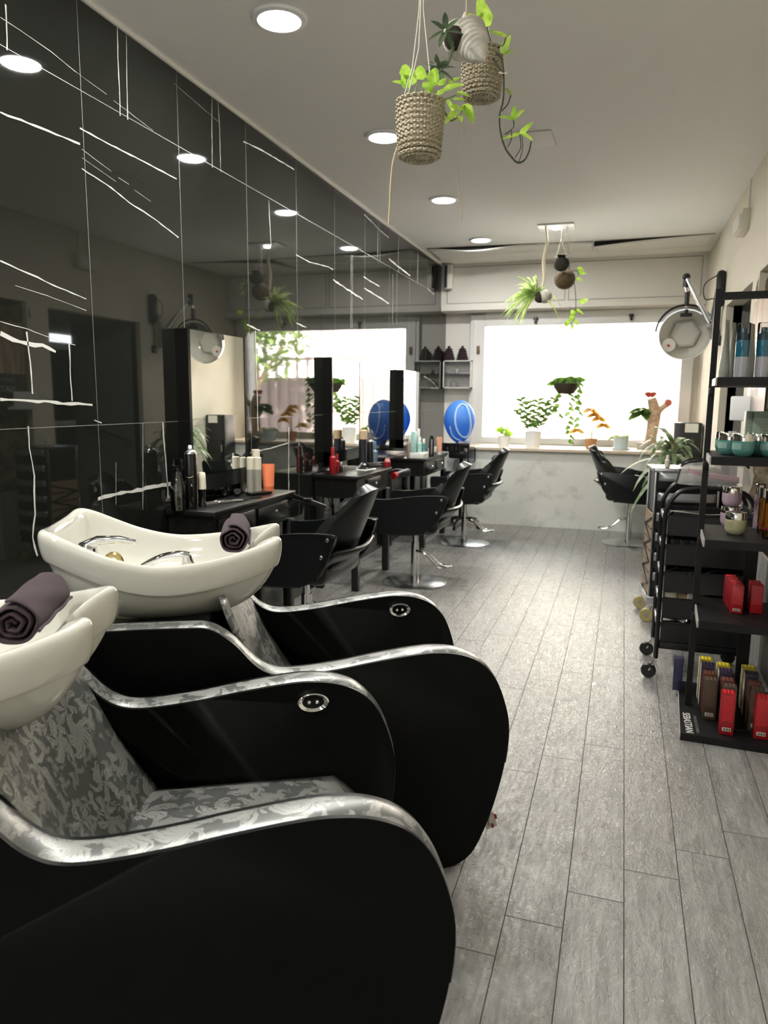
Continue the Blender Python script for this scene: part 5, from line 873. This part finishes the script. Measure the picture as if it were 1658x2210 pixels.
# clear zipped pouch on the trolley with a pink brush in it
po = TO+Vector((.215, .15, .955)); t = thing('clear_pouch', 'clear vinyl zip pouch with black piping, on top of the tray trolley', 'pouch', tuple(po))
def pf_(s, q):
    a = 2*PI*s; w = .165*(1-.10*q); d = .10*(1-.35*q); sg = lambda v, e: math.copysign(abs(v)**e, v)
    return Vector((w*sg(math.cos(a), .6), d*sg(math.sin(a), .6), (.115+.018*math.cos(a*1.)**2*0-.05*(abs(math.cos(a))**3)*.6)*q+.002*math.sin(a*7)*q))
b = B(); b.grid(pf_, 40, 8, True); b.face([pf_(i/40, 1) for i in range(40)]); b.done('vinyl', CLEARV, t)
b = B(); b.tube([pf_(i/40, 1)*1.01 for i in range(41)], .0055, 6, False); b.done('zip_piping', BLK, t); b = B(); b.tube([(-.163, -.02, .0), (-.15, -.02, .07)], .007, 6); b.done('side_piping', BLK, t)
goods('pink_brush', 'pink brush inside the clear zip pouch', 'hairbrush', po+Vector((0, 0, .004)), [('handle', M('raspberry', (.45, .05, .14), .35), lambda b: b.tube([(-.12, -.02, .062), (-.02, -.02, .035)], [.010, .012], 8)), ('head', M('dusty_pink', (.50, .22, .30), .5), lambda b: b.tube([(-.02, -.02, .035), (.11, -.01, .018)], [.016, .017], 10))])
q = TO+Vector((.42, .06, 0)); t = thing('tool_caddy', 'black caddy of white handled tools hanging on the right side of the tray trolley', 'holder', (q.x+.012, q.y, .70)); b = B(); b.box((.02, 0, .10), (.09, .12, .24), bev=.01); b.done('bucket', BLK, t)
for k, (dx, ln) in enumerate(((-.0, .05), (.02, .06), (.035, .045), (.01, .055))): b = B(); b.tube([(dx, -.03+.02*k, .21), (dx+.02, -.02+.02*k, .21+ln)], .008, 8); b.done('tool_handle', WHT, t)
goods('wire_scoop', 'open silver clip hooked over the tray trolley edge', 'hair clip', TO+Vector((TW+.012, -.02, .845)), [('wire', CHROME, lambda b: b.tube([(-.05, 0, 0), (.02, 0, .05), (.03, 0, .0), (-.05, 0, 0)], .002, 5)), ('plate', CHROME, lambda b: b.box((.015, 0, .025), (.02, .004, .03), rot=Euler((0, .6, 0))))])
# ------------------------------------------------------------------ drawer trolley behind
t = thing('drawer_trolley', 'grey drawer trolley with brown lattice side and amber castors, farther back', 'trolley', (.205, 4.68, 0), math.radians(6)); zt = zat(1430, 1012, (.21, 4.8)); w, d = .36, .30
b = B(); b.box((w/2+.004, d/2, (zt+.16)/2), (w-.008, d-.01, zt-.17)); b.done('cabinet_body', BLK, t, smooth=False)
b = B()
for bx in (((.002, .01, (zt+.13)/2), (.012, .014, zt-.13)), ((.002, d-.01, (zt+.13)/2), (.012, .014, zt-.13)), ((w, .01, (zt+.13)/2), (.012, .014, zt-.13)), ((w/2, d/2, zt), (w+.02, d+.02, .022)), ((w/2, d/2, .135), (w+.02, d+.02, .05))): b.box(*bx, bev=.003)
b.done('frame', STEEL, t); b = B(); b.box((-.001, d/2, (zt*.72+.16)/2), (.006, d-.03, zt*.72-.17)); sp = b.done('lattice_side', LBRN, t, smooth=False)
b = B(); n = 7; zz = [(.17+(zt*.72-.20)*k/n) for k in range(n+1)]
for k in range(n): b.tube([(-.006, .02 if k % 2 else d-.02, zz[k]), (-.006, d-.02 if k % 2 else .02, zz[k+1])], .006, 4); b.tube([(-.006, .02, zz[k]), (-.006, d-.02, zz[k])], .004, 4)
b.done('zigzag_slats', BLK, sp)
for k in range(6):
    z = .22+k*(zt-.30)/5.2; b = B(); b.box((w/2, -.004, z+.04), (w-.03, .02, .09), bev=.004); dr = b.done('drawer', BLK, t)
    b = B(); b.grid(lambda s, q: Vector((.015+(w-.03)*s, -.016-.03*math.sin(PI*s)**.5*(1-.4*q), z+.045+.05*q)), 16, 3); b.done('lip_handle', M('silver_grey', (.40, .41, .42), .3, .6), dr, mods=[('SOLIDIFY', dict(thickness=.005))])
for x in (.02, w-.02):
    for y in (.0, d):
        b = B(); b.lathe([(.014, -.012), (.038, -.012), (.042, -.006), (.042, .006), (.038, .012), (.014, .012)], (x-.025, y-.01, .042), 24, (.2, 1, 0)); wv = b.done('castor_wheel', M('amber_solid', (.62, .54, .22), .2, trans=.4), t)
        b = B(); b.lathe([(0, -.013), (.014, -.013), (.014, .013), (0, .013)], (x-.025, y-.01, .042), 14, (.2, 1, 0)); b.tube([(x-.025, y-.01, .045), (x, y, .10)], .010, 8); b.done('castor_fork', M('grey_plastic', (.3, .29, .26), .4), wv)
q = Vector((.27, 4.76, zt+.012)); goods('mist_bottle', 'small cream bottle standing on the drawer trolley', 'bottle', q, [('body', CRM, lambda b: b.lathe(cylp(.016, .05), n=16)), ('cap', WHT, lambda b: b.lathe([(0, .05), (.010, .05), (.009, .075), (0, .075)], n=14))])
# ------------------------------------------------------------------ display rack and its goods
RA = math.radians(-3); RO = Vector((.339, 3.33, 0)); t = thing('display_rack', 'black metal product rack standing at the right edge of the aisle', 'rack', tuple(RO), RA)
SZ = (.49, .818, 1.142, 1.442)
for x in (0, .375): b = B(); b.box((x, 0, .90), (.024, .026, 1.80)); b.done('post', BLKM, t, smooth=False)
b = B(); b.box((.188, 0, 1.772), (.35, .026, .028)); b.done('top_rail', BLKM, t, smooth=False); b = B(); b.box((.215, .13, .42), (.05, .02, .76)); b.done('back_upright', BLKM, t, smooth=False)
for z in SZ:
    b = B(); b.box((.195, -.075, z-.016), (.382, .40, .032)); sh = b.done('shelf', BLKM, t, smooth=False); b = B(); b.box((.001, -.09, z-.016), (.006, .36, .028)); b.done('lit_edge_strip', M('lit_edge_grey', (.42, .41, .38), .35), sh, smooth=False)  # pale strip colours in the light on the shelf's left end
    b = B(); b.box((.0, -.02, z-.05), (.02, .05, .03), bev=.003); b.done('bracket', BLKM, t)
b = B(); b.box((.18, -.02, .015), (.43, .60, .030)); bp = b.done('base_plate', BLKM, t, smooth=False); b = B(); b.box((-.0355, -.02, .017), (.004, .60, .022)); b.done('lit_edge_strip', M('lit_edge_grey', (.42, .41, .38), .35), bp, smooth=False)  # same pale painted-light strip along the base plate's left end
pa, pb = atz(1486, 1539, .031), atz(1499, 1583, .031); L = (pb-pa).length; mid = (pa+pb)/2-RO
text_mesh('shop_lettering', 'SEBASTIAN', L*.205, WHT, bp, (mid.x-.016, mid.y, .0305), (0, 0, -PI/2-RA), .0003)
text_mesh('small_lettering', 'P R O F E S S I O N A L', L*.085, M('grey_lettering', (.25, .25, .25), .5), bp, (mid.x+.024, mid.y-.004, .0305), (0, 0, -PI/2-RA), .0002)
GR = 'goods on the display rack'
def onsh(x, yb, z): p = atz(x, yb, z+.001); return p
def atY(x, Y, z): d = ray(x, 1000); # X where the picture column meets depth Y at height z
def shx(x, Y, z):
    # point on the shelf at height z and depth Y that shows in picture column x
    lo = .2; hi = .9
    for _ in range(40):
        mdl = (lo+hi)/2; q = Vector((mdl, Y, z))-CAM; px_ = 829+F*q.dot(RR)/q.dot(FW)
        if px_ < x: lo = mdl
        else: hi = mdl
    return Vector((lo, Y, z+.001))
def squeeze(lab, p, h, w): tubep('product_tube', lab, p, h, w, GRYT, M('grey_cap', (.27, .28, .24), .35), 1.2, 'grey green tubes on the top shelf', .10)
squeeze('grey green tube at the left end of the top rack shelf', shx(1562, 3.13, SZ[3]), .215, .052)
squeeze('thin grey green tube just behind the leftmost tube on the top rack shelf', shx(1577, 3.24, SZ[3]), .215, .05)
squeeze('grey green tube between the two blue spray bottles', shx(1617, 3.20, SZ[3]), .205, .054)
squeeze('grey green tube cut by the right picture edge on the top rack shelf', shx(1668, 3.22, SZ[3]), .20, .054)
for x, lab in ((1598, 'left blue topped clear spray bottle on the top rack shelf'), (1642, 'right blue topped clear spray bottle on the top rack shelf')):
    p = shx(x, 3.10, SZ[3]); r = .024
    goods('mist_spray', lab, 'bottle', p, [('lower_liquid', M('lilac_liquid', (.33, .33, .37), .08, coat=.5), lambda b: b.lathe([(0, 0), (r, 0), (r, .075), (0, .075)], n=28)), ('upper_liquid', M('petrol_liquid', (.01, .10, .16), .06, coat=.5), lambda b: b.lathe([(0, .0752), (r, .0752), (r, .130), (r*.96, .134), (0, .134)], n=28)), ('spray_collar', M('petrol_plastic', (.015, .06, .10), .35), lambda b: b.lathe([(0, .134), (r*.96, .134), (r*.9, .158), (r*.5, .162), (r*.45, .182), (0, .184)], n=24)), ('clear_cover', CLEAR, lambda b: b.lathe([(r*1.0, .138), (r*1.02, .140), (r*1.0, .196), (r*.9, .2), (0, .2)], n=24))], 'blue spray bottles')
LID = M('mirror_lid', (.75, .73, .68), .06, 1.)
for x, Y, lab in ((1603, 3.12, 'front teal jar with mirror lid on the second rack shelf'), (1572, 3.19, 'teal jar left of and behind the front teal jar'), (1565, 3.32, 'teal jar mostly hidden at the far left of the second rack shelf'), (1634, 3.20, 'teal jar right of and behind the front teal jar'), (1664, 3.13, 'teal jar cut by the right picture edge')):
    p = shx(x, Y, SZ[2]); jar('teal_jar', lab, p, .041, .086, M('teal_glass', (.09, .26, .23), .15, coat=.5), LID, 'teal jars', 0., M('label_teal', (.24, .38, .33), .4))
for x, Y, w, lab in ((1611, 3.36, .030, 'narrow sage green carton behind the teal jars'), (1640, 3.34, .075, 'wide sage green carton with printed lines behind the teal jars')):
    p = shx(x, Y, SZ[2]); goods('sage_carton', lab, 'box', p, [('carton', GRNB, lambda b: b.box((0, 0, .085), (w, .06, .17), bev=.0015)), ('printed_lines', M('pale_green_print', (.42, .48, .38), .5), lambda b: [b.box((.004, -.0305, .06+.013*k), (w*.6, .0008, .003)) for k in range(7)])], 'sage green cartons')
pk = onsh(1575, 1136, SZ[1])
jar('pink_jar', 'lower mauve pink jar on the third rack shelf, under another jar', pk, .040, .088, PINK, LID, 'mauve pink jars', 0, M('mauve_label', (.40, .30, .36), .4)); jar('pink_jar', 'mauve pink jar stacked on top of another on the third rack shelf', pk+Vector((0, 0, .0885)), .039, .085, PINK, LID, 'mauve pink jars', 0, M('mauve_label', (.40, .30, .36), .4))
jar('gold_jar', 'olive gold jar with mirror lid at the front of the third rack shelf', onsh(1586, 1152, SZ[1]), .041, .090, GOLDJ, LID, None, 0, M('gold_label', (.30, .29, .17), .4))
p = onsh(1636, 1140, SZ[1]); bottle('pink_bottle', 'tall mauve bottle behind the golden oil bottles', p, .19, .022, PINK, LID, .22, .95, GR)
for x, yb, lab in ((1645, 1152, 'rear golden oil bottle with black cap on the third rack shelf'), (1657, 1162, 'front golden oil bottle with black cap on the third rack shelf')):
    p = onsh(x, yb, SZ[1]); r = .021; goods('oil_bottle', lab, 'bottle', p, [('glass', OIL, lambda b: b.lathe([(0, .0), (r*.8, 0), (r, .012), (r, .145), (r*.9, .15), (0, .15)], n=26)), ('oil', M('amber_oil', (.52, .36, .12), .1, coat=.5), lambda b: b.lathe([(0, .045), (r*.93, .045), (r*.93, .14), (0, .14)], n=24)), ('band', DRED, lambda b: b.lathe([(r*1.01, .036), (r*1.01, .046)], n=26)), ('cap', LID, lambda b: b.lathe([(0, .15), (r*.96, .15), (r*.96, .188), (0, .19)], n=24))], 'golden oil bottles')
BAR = M('barcode_card', (.62, .58, .48), .5); BARL = M('barcode_ink', (.02, .02, .02), .6)
def carton(lab, p, mat, h=.172, w=.050, d=.046, text=None, bar=False, grp='hair colour cartons', white=False, rz=0.):
    T_ = text or M('print_'+mat.name, tuple(min(1, x*2.2+.012) for x in mat.node_tree.nodes['Principled BSDF'].inputs['Base Color'].default_value[:3]), .5)
    parts = [('carton', mat, lambda b: b.box((0, 0, h/2), (w, d, h), bev=.0012)), ('text_panel', T_, lambda b: [b.box((0, -d/2-.0004, h*(.93-.042*k)), (w*(.78 if k % 4 else .66), .0008, h*.012)) for k in range(15)]), ('top_print', T_, lambda b: [b.box((-w*.28+w*.27*k, 0, h+.0004), (w*.17, d*.8, .0008)) for k in range(3)])]
    if white: parts.append(('pale_side', WCARD, lambda b: b.box((-w/2-.0005, 0, h/2), (.001, d-.003, h-.003))))
    if bar: parts += [('barcode_label', BAR, lambda b: b.box((0, -d/2-.001, h*.13), (w*.62, .001, h*.085))), ('barcode', BARL, lambda b: [b.box((-w*.24+w*.06*k, -d/2-.0017, h*.13), (w*(.018+.016*((k*7) % 3)), .0008, h*.06)) for k in range(9)])]
    return goods('product_carton', lab, 'box', p, parts, grp, RA+rz)
# fourth shelf: red cartons in two files
for (x, yb, n, nm) in ((1588, 1321, 4, 'left'), (1630, 1321, 2, 'right')):
    p = onsh(x, yb, SZ[0])
    for k in range(n):
        lab = ('front carton of the %s red file on the fourth rack shelf' % nm) if k == 0 else ('second red carton back in the %s file on the fourth rack shelf' % nm) if k == 1 else ('third red carton back in the left file on the fourth rack shelf' if k == 2 else 'rearmost red carton in the left file on the fourth rack shelf')
        c = carton(lab, p+Vector((-.002*k, .052*k, 0)), RED, .118, .046, .046, M('bright_red_print', (.62, .05, .06), .4) if k == 0 else None, k == 0 and nm == 'left', 'red cartons on the fourth rack shelf')
# base: three files of cartons
files = ((1529, 1548, ((KRAFT, 'brown'), (BRN, 'red brown'), (PURP, 'aubergine'), (YEL, 'yellow')), 'left'), (1566, 1580, ((RED, 'red'), (KRAFT, 'brown'), (BRN, 'red brown'), (PURP, 'aubergine'), (YEL, 'yellow')), 'middle'), (1640, 1590, ((RED, 'red'), (KRAFT, 'brown'), (BRN, 'red brown'), (PURP, 'aubergine'), (YEL, 'yellow')), 'right'))
for x, yb, L_, nm in files:
    p = onsh(x, yb, .030); dy = .074
    for k, (mt, cn) in enumerate(L_): carton('%s carton in the %s file of boxes on the rack base' % (cn, nm), p+Vector((.0 if nm == 'left' or k == 0 else (.014 if nm == 'middle' else -.010), dy*k, 0)), mt, .172 if cn not in ('yellow', 'aubergine') else .185, .052, .05, None, k < 2 and cn in ('brown', 'red'), 'cartons on the rack base', cn in ('yellow', 'aubergine'))
p = onsh(1481, 1488, .030); carton('lone dark blue violet carton left of the rack post on the base', Vector((.305, 3.50, .031)), M('blue_violet_card', (.02, .018, .05), .35), .15, .04, .05, None, False, 'cartons on the rack base')
# ------------------------------------------------------------------ poster and white panel in the rock niche
t = thing('hair_poster', 'tan streaked poster hanging in the rough rock niche on the right wall', 'poster', (XR-.02, 4.74, 1.28)); m_, nt_, b_ = new_mat('poster_print'); k_ = NT(nt_)
k_.l(k_.ramp(k_.noise(k_.obj((1, 9, .8)), 3., 5, .6, .5), [(.3, (.20, .12, .07, 1)), (.7, (.62, .46, .32, 1))]), b_.inputs['Base Color']); b_.inputs['Roughness'].default_value = .5
b = B(); b.box((0, 0, .46), (.012, .62, .42)); b.done('printed_picture', m_, t, smooth=False); b = B(); b.box((.0, 0, .12), (.012, .62, .26)); b.done('caption_strip', M('dark_poster', (.03, .025, .02), .4), t, smooth=False)
text_mesh('small_caption', 'Signature', .045, M('caption_ink', (.35, .32, .27), .5), t, (-.0065, .19, .19), (PI/2, 0, -PI/2), .0004, 'LEFT'); text_mesh('large_caption', 'NATUR', .075, M('caption_white', (.6, .58, .52), .5), t, (-.0065, .19, .10), (PI/2, 0, -PI/2), .0004, 'LEFT')
t = thing('hanging_sign', 'small blank bright white sign in the rock niche, seen through the rack', 'sign', (XR-.05, 4.97, 1.24)); b = B(); b.box((0, 0, .07), (.02, .24, .15), rot=Euler((0, 0, .5)), bev=.008); b.done('panel', M('bright_white', (.88, .88, .86), .3), t); b = B(); b.box((.03, 0, .07), (.05, .05, .05)); b.done('mount', BLK, t)
S.view_settings.view_transform = 'Standard'; S.view_settings.look = 'None'; S.view_settings.exposure = .9; S.view_settings.gamma = 1.
try: S.view_settings.use_curve_mapping = False
except Exception: pass
S.cycles.use_denoising = True
S.cycles.max_bounces = 10; S.cycles.diffuse_bounces = 5; S.cycles.glossy_bounces = 5; S.cycles.transparent_max_bounces = 12; S.cycles.sample_clamp_indirect = 8.; S.cycles.blur_glossy = .5; S.cycles.caustics_reflective = False; S.cycles.caustics_refractive = False
